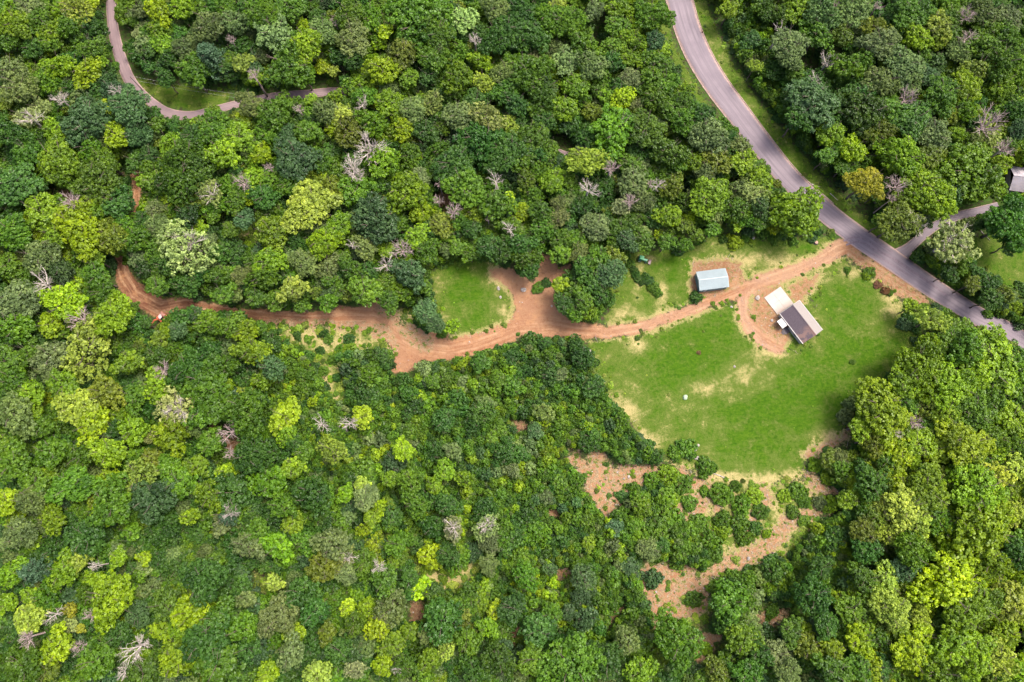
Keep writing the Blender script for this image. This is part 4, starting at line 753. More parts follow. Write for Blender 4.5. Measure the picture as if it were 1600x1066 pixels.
# --- metal shed: roof corners seen at (1088,424) (1135,419) (1137,448) (1092,455)
def shed():
    SH = paint('pale_teal_roof_sheet', (0.205, 0.255, 0.270), .5, .1, .06, (0.24, 0.28, 0.28), .25, .5); SW = paint('teal_wall_sheet', (0.11, 0.20, 0.22), .5, .1, .1, (0.16, 0.09, 0.06), .25)
    hw = 3.3; c = [P3(u, v, hw+.5) for u, v in ((1090, 423.5), (1135.5, 419), (1137.5, 447.5), (1092.5, 454.5))]
    o = sum(c, Vector())/4; d = ((c[1]-c[0])+(c[2]-c[3]))/2; e = ((c[0]-c[3])+(c[1]-c[2]))/2; L = d.length; W = e.length
    t = empty('metal_shed', (o.x, o.y, float(height(o.x, o.y))), zrot(d)); tag(t, 'pale teal metal shed with low ribbed roof on red soil above the track', 'shed')
    l, w = L/2-.18, W/2-.25
    for nm, ctr, dim in (('wall', (0, -w+.06, hw/2), (2*l, .12, hw)), ('wall', (0, w-.06, hw/2), (2*l, .12, hw))): MB().box(ctr, dim).build(nm, SW, t)
    for s in (-1, 1):
        mb = MB(); x0 = s*l; x1 = s*(l-.12); pr = [(-w+.125, 0), (w-.125, 0), (w-.125, hw), (0, hw+.95), (-w+.125, hw)]
        for x in (x0, x1): mb.v += [(x, y, z) for y, z in pr]
        f0 = tuple(range(5)); f1 = tuple(range(9, 4, -1)); mb.f += [f0 if s < 0 else f0[::-1], f1 if s < 0 else f1[::-1]]
        for i in range(5): j = (i+1) % 5; mb.f.append((i, j, 5+j, 5+i))
        mb.build('gable_wall', SW, t)
    # roof sheets laid side by side, each with its raised seam
    n = 14; sw = 2*(l+.18)/n
    for s in (-1, 1):
        for k in range(n):
            xa = -(l+.18)+k*sw; xb = xa+sw-.02; zt = hw+1.02+R.uniform(-.006, .006); ze = hw-.08
            mb = MB().slab([(xa, 0.02*s, zt), (xb, 0.02*s, zt), (xb, s*(w+.25), ze), (xa, s*(w+.25), ze)] if s < 0 else [(xb, 0.02*s, zt), (xa, 0.02*s, zt), (xa, s*(w+.25), ze), (xb, s*(w+.25), ze)], .05)
            for q in (0, .5):
                xs = xa+.05+q*sw; mb.slab([(xs-.025, .03*s, zt+.05), (xs+.025, .03*s, zt+.05), (xs+.025, s*(w+.245), ze+.05), (xs-.025, s*(w+.245), ze+.05)] if s < 0 else [(xs+.025, .03*s, zt+.05), (xs-.025, .03*s, zt+.05), (xs-.025, s*(w+.245), ze+.05), (xs+.025, s*(w+.245), ze+.05)], .052)
            mb.build('roof_sheet', SH, t)
    MB().box((0, 0, hw+1.06), (2*(l+.2), .34, .05)).build('ridge_cap', SH, t)
    mb = MB()
    for s in (-1, 1):
        for q in (-1, 1): mb.slab([(s*(l+.22)-.05, 0, hw+1.0), (s*(l+.22)+.05, 0, hw+1.0), (s*(l+.22)+.05, q*(w+.26), hw-.1), (s*(l+.22)-.05, q*(w+.26), hw-.1)], .16)
    mb.build('verge_trim', flat('pale_trim', (0.36, 0.42, 0.44)), t)
    dr = MB()
    for k in range(9): dr.box((l-.02+.05, 0, .18+k*.31), (.06, 3.0, .28))
    dr.build('roller_door', flat('door_grey', (0.30, 0.34, 0.35)), t)
    MB().box((-l*.55, -w-.03, 1.05), (.95, .06, 2.05)).build('door', flat('door_white', (0.36, 0.38, 0.38)), t)
shed()

# --- house: eaves and ridge from the roof corners in the photograph
def house():
    he, hr = 2.9, 5.5
    a0, a1 = P3(1218.5, 490.5, he), P3(1253.3, 536.5, he); b0, b1 = P3(1248.3, 470, he), P3(1285.5, 516.5, he)
    d = ((a1-a0)+(b1-b0))/2; L = d.length; d.normalize(); nrm = Vector((-d.y, d.x, 0)); W = abs(((b0-a0)+(b1-a1)).dot(nrm))/2; o = (a0+a1+b0+b1)/4
    t = empty('house', (o.x, o.y, float(height(o.x, o.y))), zrot(d)); tag(t, 'small house with dark shingled roof and white gutter beside a concrete pad', 'house')
    l, w = L/2, W/2
    DK = NT('dark_shingles'); p = DK.obj(); n1 = DK.noise(.5, 4, vec=p); n2 = DK.noise(3, 3, .6, vec=DK.vscale(p, (1, 6, 1)))
    spot = DK.noise(.45, 5, .7, vec=DK.vscale(p, (1.0, 1.0, 1.0)))
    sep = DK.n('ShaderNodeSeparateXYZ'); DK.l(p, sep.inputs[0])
    roof_litter = DK.math('MULTIPLY', DK.ramp(sep.outputs[0], 1.2, 3.4), DK.ramp(spot, .40, .55))  # brown leaf litter staining one end of the roof
    c = DK.mix(DK.ramp(n2, .3, .7), (0.062, 0.048, 0.058), (0.105, 0.085, 0.098)); c = DK.mix(DK.math('MULTIPLY', roof_litter, .75), c, (0.20, 0.125, 0.105)); DKM = DK.bsdf(c, .9, 0, .2)
    LT = NT('sunlit_shingles'); p = LT.obj(); n2 = LT.noise(3, 3, .6, vec=LT.vscale(p, (1, 6, 1))); LTM = LT.bsdf(LT.mix(LT.ramp(n2, .3, .7), (0.18, 0.162, 0.150), (0.24, 0.218, 0.205)), .85, 0, .3)  # same shingles; sunlight on this slope is put into a paler colour
    WL = flat('cream_siding', (0.33, 0.31, 0.28)); i_ = .35
    for s in (-1, 1): MB().box((0, s*(w-i_), he/2-.05), (2*(l-i_), .15, he-.1)).build('wall', WL, t)
    for s in (-1, 1):
        mb = MB(); pr = [(-w+i_+.08, 0), (w-i_-.08, 0), (w-i_-.08, he-.1), (0, hr-.25), (-w+i_+.08, he-.1)]
        for x in (s*(l-i_), s*(l-i_-.15)): mb.v += [(x, y, z) for y, z in pr]
        f0 = tuple(range(5)); f1 = tuple(range(9, 4, -1)); mb.f += [f0 if s < 0 else f0[::-1], f1 if s < 0 else f1[::-1]]
        for i in range(5): j = (i+1) % 5; mb.f.append((i, j, 5+j, 5+i))
        mb.build('gable_wall', WL, t)
    # shingle courses, each lapped over the one below
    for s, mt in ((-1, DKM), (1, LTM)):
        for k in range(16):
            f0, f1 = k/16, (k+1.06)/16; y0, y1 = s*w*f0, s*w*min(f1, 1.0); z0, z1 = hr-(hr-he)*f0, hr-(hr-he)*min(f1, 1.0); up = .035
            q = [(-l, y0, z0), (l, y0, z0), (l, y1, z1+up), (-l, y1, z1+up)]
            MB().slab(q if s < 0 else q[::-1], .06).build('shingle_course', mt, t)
    MB().box((0, 0, hr+.03), (2*l+.05, .30, .07)).build('ridge_cap', DKM, t)
    MB().box((0, -w-.09, he-.02), (2*l+.2, .20, .18)).build('gutter', WHITE, t); MB().box((0, w+.09, he-.02), (2*l+.1, .14, .14)).build('gutter', WHITE, t)
    mb = MB()
    for s in (-1, 1):
        q = [(-l-.13, 0, hr+.05), (-l-.01, 0, hr+.05), (-l-.01, s*(w+.02), he+.05), (-l-.13, s*(w+.02), he+.05)]; mb.slab(q if s < 0 else q[::-1], .24)
    mb.build('fascia', WHITE, t)
    for x in (-3.6, 2.6): f = MB().box((x, -w+i_-.09, 1.55), (1.3, .06, 1.2)).build('window', WHITE, t); MB().box((x, -w+i_-.13, 1.55), (1.1, .03, 1.0)).build('pane', GLASS, f)
    for x in (-3, 0, 3): f = MB().box((x, w-i_+.09, 1.55), (1.3, .06, 1.2)).build('window', WHITE, t); MB().box((x, w-i_+.13, 1.55), (1.1, .03, 1.0)).build('pane', GLASS, f)
    MB().box((-1.2, -w+i_-.1, 1.05), (.95, .07, 2.05)).build('door', flat('door_brown', (0.14, 0.07, 0.05)), t)
    # small white porch roof and the dark deck beside it
    py = -w-1.3
    pr = MB().box((-l+3.1, py, 2.55), (3.1, 2.2, .12)).build('porch_roof', WHITE, t)
    for x in (-l+1.75, -l+4.45): MB().tube((x, py-.95, 0), (x, py-.95, 2.5), .07, .07, 8).build('porch_post', WHITE, t)
    DKW = flat('dark_deck_boards', (0.06, 0.05, 0.06))
    for k in range(9): MB().box((-l+5.0+.24*k, -w-.85, .42), (.22, 2.0, .06)).build('deck_board', DKW, t)
    for x in (-l+5.0, -l+6.9):
        for y in (-w-.1, -w-1.7): MB().tube((x, y, 0), (x, y, .4), .06, .06, 6).build('deck_post', DKW, t)
    for k in range(2): MB().box((-l+6.0, -w-2.05-.3*k, .27-.14*k), (1.3, .3, .08)).build('step', DKW, t)
    MB().box((1.2, w+.02+.02, 2.15), (1.3, .05, .4)).build('vent_panel', WHITE, t)
    # concrete pad
    CP = NT('pale_concrete'); n1 = CP.noise(.35, 5, .65); n2 = CP.noise(2.5, 4, .7)
    cc = CP.mix(CP.ramp(n1, .35, .7), (0.31, 0.285, 0.26), (0.36, 0.335, 0.31)); cc = CP.mix(CP.math('MULTIPLY', CP.ramp(n2, .5, .75), .3), cc, (0.30, 0.22, 0.17)); 
    spx = CP.n('ShaderNodeSeparateXYZ'); CP.l(CP.obj(), spx.inputs[0]); st = CP.math('MULTIPLY', CP.ramp(spx.outputs[0], .5, 3.6), CP.ramp(n1, .30, .62)); cc = CP.mix(CP.math('MULTIPLY', st, .55), cc, (0.24, 0.15, 0.11)); CPM = CP.bsdf(cc, .9, 0, .2)
    q = [P3(u, v, .2) for u, v in ((1193.5, 466), (1218.8, 448), (1239.5, 474.5), (1215, 492.5))]; co = sum(q, Vector())/4; d2 = (q[2]-q[1]).normalized()
    pad = empty('concrete_pad', (co.x, co.y, float(height(co.x, co.y))), zrot(d2)); tag(pad, 'square cream concrete pad with brown stains beside the house', 'concrete pad')
    La = ((q[2]-q[1]).length+(q[3]-q[0]).length)/2; Wa = ((q[1]-q[0]).length+(q[2]-q[3]).length)/2
    for i in range(2):
        for j in range(2): MB().box(((i-.5)*La/2, (j-.5)*Wa/2, .07+R.uniform(0, .008)), (La/2-.03, Wa/2-.03, .24)).build('slab', CPM, pad, bevel=.015)
house()

def far_house():
    he, hr = 4.0, 6.3; a = P3(1577, 297, he); b = P3(1622, 303, he); d = (b-a).normalized(); nrm = Vector((-d.y, d.x, 0)); L = 17.0; W = 9.5
    o = a+d*(L/2)+nrm*(W/2); t = empty('house', (o.x, o.y, float(height(o.x, o.y))), zrot(d)); tag(t, 'grey roofed house half hidden by trees at the picture edge above the side drive', 'house')
    GR = paint('grey_shingles', (0.17, 0.16, 0.185), .8, 0, .25, (0.20, 0.15, 0.09), .5, .4); LG = paint('pale_roof', (0.34, 0.31, 0.335), .7, 0, .15); WL = flat('grey_siding', (0.25, 0.23, 0.22)); l, w = L/2, W/2
    for s in (-1, 1): MB().box((0, s*(w-.4), he/2), (2*l-.8, .15, he-.1)).build('wall', WL, t)
    for s in (-1, 1): MB().prism([(s*(l-.4)-.08, -w+.5), (s*(l-.4)+.07, -w+.5), (s*(l-.4)+.07, w-.5), (s*(l-.4)-.08, w-.5)], 0, he-.05).build('gable_wall', WL, t)
    for s, mt in ((-1, GR), (1, LG)):
        for k in range(14):
            f0, f1 = k/14, min(1, (k+1.06)/14); q = [(-l, s*w*f0, hr-(hr-he)*f0), (l, s*w*f0, hr-(hr-he)*f0), (l, s*w*f1, hr-(hr-he)*f1+.03), (-l, s*w*f1, hr-(hr-he)*f1+.03)]; MB().slab(q if s < 0 else q[::-1], .06).build('shingle_course', mt, t)
    MB().box((0, 0, hr+.04), (2*l, .4, .08)).build('ridge_cap', LG, t); MB().box((0, -w-.08, he-.03), (2*l+.1, .14, .16)).build('gutter', flat('dark_gutter', (.07, .05, .05)), t)
far_house()

# ------------------------------------------------------------------ machines
RUB = flat('black_rubber', (.018, .018, .02), .9); STEEL = flat('worn_steel', (.22, .17, .17), .5, .5)
def tractor():
    GN = flat('tractor_green', (0.025, 0.215, 0.085), .4); PG = flat('faded_green', (0.14, 0.36, 0.22), .45); RIM = flat('cream_rim', (.42, .42, .33))
    a = P3(1002.5, 404.8, .8); b = P3(1016.5, 409, .8); d = (b-a).normalized(); x, y = a.x, a.y
    t = empty('tractor', (x, y, float(height(x, y))), zrot(d)); tag(t, 'green tractor with square canopy and front bucket parked at the forest edge', 'tractor')
    MB().box((1.15, 0, 1.0), (1.9, .62, .65)).build('hood', PG, t, bevel=.06); MB().box((.2, 0, .75), (2.9, .5, .4)).build('chassis', flat('dark_iron', (.04, .045, .04)), t)
    MB().box((-.15, 0, 2.35), (1.55, 1.5, .10), taper=.95).build('canopy', GN, t, bevel=.03)
    for sx in (-.75, .45):
        for sy in (-.62, .62): MB().tube((sx-.1, sy, 1.0), (sx-.1, sy, 2.3), .035, .035, 6).build('canopy_post', GN, t)
    MB().box((-.55, 0, 1.2), (.5, .55, .12)).box((-.78, 0, 1.5), (.1, .5, .5)).build('seat', RUB, t)
    MB().tube((.25, 0, 1.3), (.05, 0, 1.62), .03, .03, 6).tube((.04, 0, 1.60), (0, 0, 1.64), .2, .2, 12).build('steering_wheel', RUB, t)
    MB().tube((1.5, .18, 1.3), (1.5, .18, 2.0), .04, .04, 8).build('exhaust', STEEL, t)
    for sy in (-1, 1):
        wl = MB().wheel((-.5, sy*.82, .72), (0, 1, 0), .72, .40, 18).build('wheel', RUB, t); MB().wheel((-.5, sy*.83, .72), (0, 1, 0), .42, .42, 14).build('rim', RIM, wl)
        MB().box((-.5, sy*.72, 1.48), (1.0, .35, .06)).build('fender', GN, t)
        wl = MB().wheel((1.75, sy*.68, .44), (0, 1, 0), .44, .28, 16).build('wheel', RUB, t); MB().wheel((1.75, sy*.69, .44), (0, 1, 0), .25, .30, 12).build('rim', RIM, wl)
        MB().tube((.7, sy*.5, 1.25), (2.0, sy*.55, 1.0), .06, .06, 6).tube((2.0, sy*.55, 1.0), (2.75, sy*.55, .35), .06, .05, 6).build('loader_arm', GN, t)
    bk = MB().slab([(2.65, -.85, .12), (3.55, -.85, .10), (3.55, .85, .10), (2.65, .85, .12)], .05).box((2.66, 0, .42), (.05, 1.7, .62)); 
    for sy in (-.85, .85): bk.box((3.05, sy, .32), (.75, .04, .42))
    bk.build('bucket', flat('pinkish_bucket_steel', (.33, .24, .235), .6, .1), t)
tractor()
def excavator():
    OR = paint('orange_red_paint', (0.36, 0.085, 0.040), .5, 0, .2, (0.2, .07, .04), .4); PK = flat('pale_cab_roof', (0.44, 0.35, 0.345), .45)
    a = P3(252, 496, 1.0); b = P3(238.5, 511, 1.0); d = (b-a).normalized(); t = empty('excavator', (a.x, a.y, float(height(a.x, a.y))), zrot(d)); tag(t, 'orange red excavator with pale cab roof working at the end of the red dirt track', 'excavator')
    for s in (-1, 1):
        n = 10; mb = MB(); pts = [(1.5*math.cos(q)+(.0), .36+.34*math.sin(q)) for q in [6.283*k/n for k in range(n)]]
        mb.v += [(px_, s*.95-.22, pz) for px_, pz in pts]+[(px_, s*.95+.22, pz) for px_, pz in pts]; mb.f += [tuple(range(n)), tuple(range(2*n-1, n-1, -1))]+[(k, n+k, n+(k+1) % n, (k+1) % n) for k in range(n)]
        tr = mb.build('crawler_track', RUB, t)
        for k in range(12): MB().box((-1.3+.236*k, s*.95, .72), (.1, .5, .06)).build('track_shoe', STEEL, tr)
    MB().tube((0, 0, .6), (0, 0, .95), .55, .55, 14).build('turntable', RUB, t)
    MB().box((-.2, 0, 1.25), (3.0, 2.5, .5)).build('platform', OR, t, bevel=.08)
    MB().box((-1.25, 0, 1.75), (.8, 1.95, .9)).build('engine_cover', flat('dusty_red_cover', (.27, .13, .10)), t, bevel=.12); MB().tube((-1.2, -.6, 2.2), (-1.2, -.6, 2.6), .06, .06, 8).build('exhaust', RUB, t)
    cab = MB().box((.05, .52, 2.0), (1.35, .9, 1.3), taper=.9).build('cab', GLASS, t, bevel=.05); MB().box((.02, .52, 2.7), (1.15, .85, .12)).build('cab_roof', PK, cab, bevel=.05)
    for sx in (-.6, .65):
        for sy in (.1, .94): MB().tube((sx, sy, 1.4), (sx*.93, sy, 2.66), .05, .05, 6).build('cab_pillar', OR, cab)
    MB().box((-.3, -.52, 1.62), (1.5, .85, .40)).build('tank', PK, t, bevel=.1)
    MB().tube((.8, -.1, 1.3), (2.0, -.1, 3.2), .30, .28, 8).tube((2.0, -.1, 3.2), (3.6, -.1, 3.0), .28, .24, 8).build('boom', OR, t)
    MB().tube((3.6, -.1, 3.0), (4.5, -.1, 1.0), .17, .12, 8).build('arm', OR, t); MB().tube((1.1, -.1, 1.6), (2.1, -.1, 2.7), .07, .07, 6).tube((2.3, -.1, 3.45), (3.5, -.1, 3.3), .06, .06, 6).build('hydraulic_ram', STEEL, t)
    MB().box((4.55, -.1, .65), (.7, .8, .6), ry=.5, taper=.7).build('bucket', flat('dark_bucket', (.05, .035, .03)), t)
    MB().tube((1.3, .75, .6), (2.0, 2.2, .55), .13, .12, 6).tube((1.3, .2, .6), (2.0, 2.2, .55), .08, .08, 6).build('blade_arm', OR, t); MB().box((2.1, 1.7, .45), (.14, 2.3, .55), rz=.15).build('dozer_blade', OR, t)
excavator()

# ------------------------------------------------------------------ stones, logs, small things
def rock_mesh(seed, flatn=.6):
    r = random.Random(seed); import bmesh; bm = bmesh.new(); bmesh.ops.create_icosphere(bm, subdivisions=2, radius=1.0)
    ax = [Vector((r.gauss(0, 1), r.gauss(0, 1), r.gauss(0, 1))).normalized() for _ in range(7)]; dd = [r.uniform(.55, .9) for _ in ax]
    for v in bm.verts:
        for a_, d_ in zip(ax, dd):
            k = v.co.dot(a_)-d_
            if k > 0: v.co -= a_*k
        v.co.z *= flatn
    me = bpy.data.meshes.new('boulder'); bm.to_mesh(me); bm.free(); return me
STONE = NT('pale_stone'); n_ = STONE.noise(2.5, 5, .65); STONEM = STONE.bsdf(STONE.mix(STONE.ramp(n_, .35, .65), (.16, .14, .125), (.33, .30, .275)), .9, 0, .2, STONE.bump(n_, .6, .1))
STONE2 = NT('pale_green_stone'); n_ = STONE2.noise(2.5, 5, .65); STONEG = STONE2.bsdf(STONE2.mix(STONE2.ramp(n_, .35, .65), (.22, .30, .19), (.31, .37, .265)), .9, 0, .2)
ROCKS = [rock_mesh(k, .55+.1*(k % 3)) for k in range(6)]
BOULDERS = [(921, 549, 4.2, 'pale boulder at the lawn edge where the thicket begins below the track'), (918.5, 567, 3.2, 'pinkish boulder a little below the pale boulder at the thicket edge'), (1071, 621, 5, 'flat pale green stone slab alone in the middle of the main lawn'),
 (1086, 703, 3.2, 'upper stone of the grey pile between the lawn shrubs'), (1089, 716, 4.2, 'widest flat stone of the grey pile between the lawn shrubs'), (1082, 715, 3, 'dark sided stone tucked beside the widest one of the grey pile'), (1091, 696, 2.4, 'smallest stone topping the grey pile between the lawn shrubs'),
 (983, 745, 3, 'pale stone on the soil under the big thicket corner'), (975, 748, 2.2, 'small stone on the bare soil next to a paler one'), (1184, 466, 4.6, 'pale lump with a dark side by the gravel loop near the concrete pad'), (1206, 501, 2.6, 'small pale stone on the red soil of the house yard'), (779, 450, 3.6, 'grey stone at the rim of the round grass field by the track'), (782, 464, 2.6, 'small grey stone under the one at the round field rim'),  # the lump by the gravel loop stands for an unidentified pale object
 (818, 452, 4.6, 'low pinkish stone on the dirt junction'), (1177, 372, 2.8, 'pale stone at the forest edge above the shed field'), (1025, 925, 2.4, 'dark and white lump at the foot of the round bluish bush'), (1048, 793, 3, 'pale stone in the scrub clearing'), (1154, 822, 3, 'pale stone on the upper soil path in the scrub'), (862, 478, 2, 'small stone on the dirt junction spur'), (1066, 783, 3.2, 'grey stone beside a low shrub under the lawn'),  # the lump at the bluish bush stands for an unidentified small thing
 (1170, 873, 3.4, 'pale stone beside the bare soil path through the scrub'), (1012, 742, 2.6, 'small pale stone on soil at the thicket corner'), (1148, 573, 2.4, 'white stone on the dry patch of the lawn'), (1143, 480, 2.4, 'pale stone on the lawn near the driveway fork')]
for i, (u, v, r, lab) in enumerate(BOULDERS):
    s = r/pxm(u, v, .3); x, y = at(u, v, s*.3); me = ROCKS[i % 6].copy(); me.materials.append(STONEG if 'green' in lab else STONEM)
    o = link('boulder', me, None, (x, y, float(height(x, y))+s*.15), R.uniform(0, 6)); o.scale = (s, s*R.uniform(.75, 1.0), s*.8); tag(o, lab, 'boulder', 'pale stones lying about')
LOGS = [((1207, 863), (1222, 893), .28, 'brown fallen log on the edge of the scrub clearing'), ((852, 713.5), (873, 707), .35, 'pale fallen log lying across the thicket under the lawn'), ((1309, 1014), (1340, 1029), .34, 'grey fallen log showing between lime crowns at the picture bottom'), ((1412, 823), (1432, 850), .30, 'pale log beside the dark gap under the lime trees'),
 ((552, 560), (541, 580), .22, 'thin pale trunk lying in the saplings under the turnaround'), ((565, 585), (556, 605), .22, 'thin bent pale stem in the saplings'), ((490, 672), (505, 690), .2, 'thin grey stem lying in the thicket near the grassy path'), ((1266, 287), (1282, 292), .16, 'pale straight log on the grass by the road bend'), ((1297, 302), (1309, 313), .14, 'second pale straight log farther down the road verge'), ((1140, 750), (1110, 738), .2, 'curved grey log along the bottom edge of the lawn'), ((597, 818), (606, 832), .2, 'thin grey branch on the straw path in the lower forest'), ((1533, 360), (1548, 375), .14, 'thin pale log at the corner of the far lawn')]
for a, b, r, lab in LOGS:
    p, q = P3(*a, .3), P3(*b, .3); p.z = float(height(p.x, p.y))+r*.8; q.z = float(height(q.x, q.y))+r*.7+(1.5 if 'thicket' in lab or 'sapling' in lab or 'crowns' in lab else 0); p.z += (1.5 if 'thicket' in lab or 'sapling' in lab or 'crowns' in lab else 0)
    t = empty('fallen_log', p); m_ = p.lerp(q, .5)+Vector((R.uniform(-.2, .2), R.uniform(-.2, .2), 0)); 
    MB().tube(p-p, m_-p, r, r*.85, 9).tube(m_-p, q-p, r*.85, r*.6, 9).build('trunk', BARK if 'brown' in lab else DEADWOOD, t, smooth=True)
    mb = MB()
    for k in range(3): e = p.lerp(q, R.uniform(.3, .9))-p; mb.tube(e, e+Vector((R.uniform(-1.2, 1.2), R.uniform(-1.2, 1.2), R.uniform(.1, .6))), r*.3, r*.1, 5, False)
    mb.build('branch_stub', BARK if 'brown' in lab else DEADWOOD, t); tag(t, lab, 'log', 'fallen logs')
# the two long dead limbs that lie over other crowns
def stump():
    x, y = at(1275.5, 379, .4); t = empty('tree_stump', (x, y, float(height(x, y)))); tag(t, 'reddish tree stump under the big lime tree by the road', 'tree stump')
    MB().tube((0, 0, -.1), (0, 0, .25), .95, .75, 12).tube((0, 0, .25), (0, 0, .75), .75, .65, 12).build('bark', BARK, t); MB().tube((0, 0, .74), (0, 0, .78), .55, .54, 12).build('cut_face', paint('cut_wood', (.36, .22, .17), .9), t)
stump()
def marker(u, v, lab, col):
    x, y = at(u, v, .4); t = empty('marker_post', (x, y, float(height(x, y)))); tag(t, lab, 'marker post', 'low posts along the road'); MB().box((0, 0, .5), (.22, .22, 1.0)).build('post', flat('post_'+lab[:5], col), t); MB().box((0, 0, 1.03), (.28, .28, .08)).build('cap', flat('cap_'+lab[:5], [c*1.6 for c in col]), t)
marker(1365, 408.5, 'dark low post beside the road across from the side drive', (.03, .025, .025)); marker(1097, 51, 'reddish brown low post on the road edge near the picture top', (.13, .05, .03))
# power line over the lane
PW = flat('pole_wood', (.10, .08, .065), .9); tops = []
for u, v, lab in ((205, 122, 'wooden utility pole beside the lane at the start of its bend'), (368, 150, 'wooden utility pole at the end of the lane grass')):
    x, y = at(u, v, 8.5); t = empty('utility_pole', (x, y, float(height(x, y)))); MB().tube((0, 0, -.3), (0, 0, 9), .16, .11, 8).build('pole', PW, t); MB().box((0, 0, 8.5), (.12, 1.8, .12), rz=.1).build('crossarm', PW, t); tag(t, lab, 'utility pole', 'poles of the lane power line'); tops.append(Vector((x, y, 8.62)))
for s in (-.7, .7):
    mb = MB(); pts = [tops[0].lerp(tops[1], k/12)+Vector((0, s, -.5*math.sin(math.pi*k/12))) for k in range(13)]
    for a, b in zip(pts, pts[1:]): mb.tube(a, b, .016, .016, 4, False)
    tag(mb.build('power_cable', flat('cable_grey', (.35, .35, .36))), 'thin grey cable over the lane grass, the %s of two' % ('upper' if s > 0 else 'lower'), 'power cable', 'cables of the lane power line')
# brush heaps and rubble on the cleared soil
RUB_PTS = []
def rubble():
    V = []; Fc = []
    me = ROCKS[0]; base = np.array([v.co[:] for v in me.vertices]); tri = np.array([p.vertices[:] for p in me.polygons]); k0 = 0
    for _ in range(2600):
        u, v = R.uniform(560, 1340), R.uniform(390, 1030); x, y = at(u, v, 0); d_ = float(look(DIRT, x, y))
        if d_ < -.3: continue
        nm = names[int(look(didx, x, y))]
        if nm not in ('clearing_soil', 'house_yard') and R.random() > (.12 if d_ > .6 else .5): continue
        s = R.uniform(.08, .30); V.append(base*np.array([s, s*R.uniform(.6, 1), s*.6])+np.array([x, y, float(height(x, y))])); Fc.append(tri+k0); k0 += len(base)
    o = link('rubble', np_mesh('rubble', np.concatenate(V), np.concatenate(Fc), STONEM)); tag(o, 'small pale stones scattered over the bare soil', 'rubble', None, 'stuff')
rubble()
def twigs():
    mb = MB()
    for _ in range(5200):
        u, v = R.uniform(560, 1340), R.uniform(380, 1035); x, y = at(u, v, 0); d_ = float(look(DIRT, x, y)); g_ = float(look(GRASS, x, y))
        if not (d_ > -1 and names[int(look(didx, x, y))] in ('clearing_soil', 'shed_apron') or (-1.5 < g_ < .8 and R.random() < .3)): continue
        z = float(height(x, y))+.06; a = R.uniform(0, 6.28); L = R.uniform(.4, 1.8); mb.tube((x, y, z), (x+math.cos(a)*L, y+math.sin(a)*L, z+R.uniform(0, .2)), R.uniform(.03, .08), .02, 4, False)
    tag(mb.build('brush_litter', DEADPINK), 'cut branches and twigs littering the cleared soil', 'branches', None, 'stuff')
twigs()
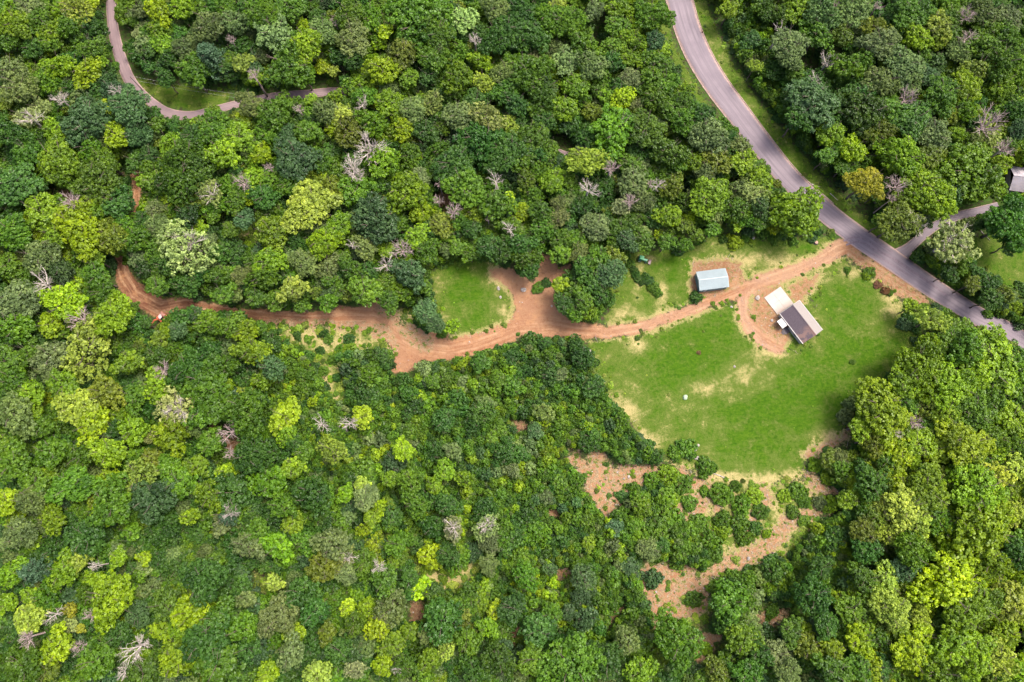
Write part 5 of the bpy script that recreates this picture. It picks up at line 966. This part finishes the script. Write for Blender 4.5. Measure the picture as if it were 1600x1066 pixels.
# ------------------------------------------------------------------ labels: each says what sets the thing apart and what it stands by
MARKS = [(1112,437,'the teal shed'),(1247,505,'the house with the dark roof'),(1216,470,'the cream concrete pad'),(1009,406,'the green tractor'),(247,503,'the orange excavator'),(1255,326,'the large lone tree leaning over the road'),
 (1353,285,'the orange leaved tree'),(735,470,'the round grass field'),(645,560,'the dirt turnaround'),(845,470,'the dirt junction'),(1180,640,'the middle of the main lawn'),(285,155,'the grass in the lane bend'),(172,30,'the lane at the picture top'),
 (1060,20,'the road at the picture top'),(1150,172,'the middle of the road bend'),(1392,402,'the road mouth of the side drive'),(1500,335,'the far end of the side drive'),(1590,280,'the grey roof at the picture edge'),(1560,510,'the road at the picture edge'),
 (1570,410,'the lawn beyond the road'),(573,240,'the twin bare grey trees'),(290,388,'the huge pale half bare crown'),(208,1014,'the big bare tree of the lower forest'),(627,395,'the bare pinkish tree pair above the round field'),(1548,190,'the broad bare brown crown'),
 (482,320,'the round yellow crown amid the upper forest'),(458,451,'the lone yellow crown above the dirt track'),(62,441,'the bare grey tree at the picture edge'),(365,690,'the red soil hole'),(273,637,'the silvery crown'),(300,855,'the olive low scrub'),
 (720,898,'the straw coloured path'),(541,922,'the red shrub in the lower forest'),(650,955,'the small red soil clearing'),(945,755,'the wide bare soil patch under the thicket'),(1050,925,'the round bluish bush clearing'),(1230,840,'the soil path through the scrub'),
 (1104,731,'the round bush at the lawn foot'),(1300,740,'the bushes at the lawn corner'),(1435,850,'the dark gap under the lime trees'),(1530,827,'the biggest lime crown'),(1487,912,'the vivid broad lime crown'),(1405,645,'the lime grove beside the lawn'),(213,295,'the red strip in the forest'),
 (510,590,'the grassy path under the track'),(880,241,'the glimpse of purple lane'),(1062,289,'the lane glimpse behind the tractor wood'),(937,40,'the black gap at the picture top'),(1272,95,'the dark hollow of the upper wood'),(1420,150,'the streaked bare crown of the upper wood'),
 (560,110,'the vivid round crown of the upper wood'),(660,45,'the huge dark crown at the picture top'),(430,500,'the narrow stretch of red track'),(200,450,'the red bend of the track'),(20,290,'the dark wood at the upper picture edge'),(12,600,'the middle of the picture edge'),(15,900,'the lower picture edge'),
 (45,1050,'the lower picture corner by the bare trees'),(10,10,'the picture corner by the lane'),(1590,10,'the picture corner over the upper wood'),(1590,1055,'the picture corner under the lime trees'),(330,1050,'the picture bottom below the big bare tree'),(600,1055,'the picture bottom at its middle'),(890,1035,'the broad green crown at the picture bottom'),
 (1060,1000,'the round grove below the scrub clearing'),(1230,1050,'the picture bottom below the scrub'),(170,930,'the bright lime crown of the lower forest'),(110,355,'the bright lime crown of the upper forest'),(445,660,'the vivid crown at the thicket edge'),(566,652,'the vivid green crown inside the thicket'),
 (735,823,'the silvery pair over the straw path'),(800,620,'the heart of the thicket'),(960,690,'the thicket point by the lawn'),(900,600,'the thicket side facing the lawn'),(760,580,'the thicket below the turnaround'),(620,790,'the lower end of the thicket'),(900,880,'the saplings above the broad green crown'),(1300,880,'the scrub under the lime grove'),(1215,180,'the shrub belt outside the road bend'),(1140,60,'the shrub belt near the picture top')]
CWORD = {'M': 'mid green', 'D': 'dark green', 'B': 'dark bluish green', 'L': 'lime green', 'V': 'vivid lime', 'Y': 'yellow green', 'G': 'greyish green', 'O': 'olive', 'S': 'silvery', 'A': 'orange yellow', 'N': 'brownish', 'R': 'reddish', 'P': 'pale sparse', 'g': 'pale grey', 'p': 'pinkish grey'}
ORD = ['', 'second', 'third', 'fourth', 'fifth', 'sixth', 'seventh', 'eighth', 'ninth', 'tenth', 'eleventh', 'twelfth']
def size_word(kind, r):
    if kind == 'tree': return 'huge' if r >= 38 else 'large' if r >= 28 else 'broad' if r >= 23 else 'medium' if r >= 19 else 'small'
    if kind == 'dead': return 'big' if r >= 22 else 'medium' if r >= 14.5 else 'small'
    if kind == 'shrub': return 'big' if r >= 15 else 'medium' if r >= 11 else 'small'
    if kind == 'sapling': return 'tall' if r >= 9.6 else 'slim'
    return 'tall'
NOUN = {'tree': 'tree', 'dead': 'dead tree', 'shrub': 'shrub', 'sapling': 'sapling', 'pine': 'layered pine'}
slots = {}
for o, kind, c, u, v, r in THINGS:
    m = sorted(MARKS, key=lambda k: math.hypot(u-k[0], v-k[1])); m = [k for k in m if math.hypot(u-k[0], v-k[1]) > r*.55+3] or m; k = m[0]; dx, dy = u-k[0], v-k[1]
    rel = 'beside' if abs(dx) > abs(dy)*1.1 else 'above' if dy < 0 else 'below'
    slots.setdefault((kind, size_word(kind, r), c, rel, k[2]), []).append((math.hypot(dx, dy), o))
for (kind, sz, c, rel, mk), L in slots.items():
    L.sort(key=lambda a: a[0])
    for i, (d, o) in enumerate(L):
        lab = '%s %s %s %s %s' % (sz, CWORD[c], NOUN[kind], rel, mk)
        if len(L) > 1: lab = ('first' if i == 0 else ORD[i])+' '+lab
        o['label'] = lab
from collections import Counter
cnt = Counter(o['label'] for o, *_ in THINGS)
print('labels', len(THINGS), 'same', sum(1 for k in cnt.values() if k > 1), 'longest', max(len(k.split()) for k in cnt), max(len(v) for v in slots.values()))
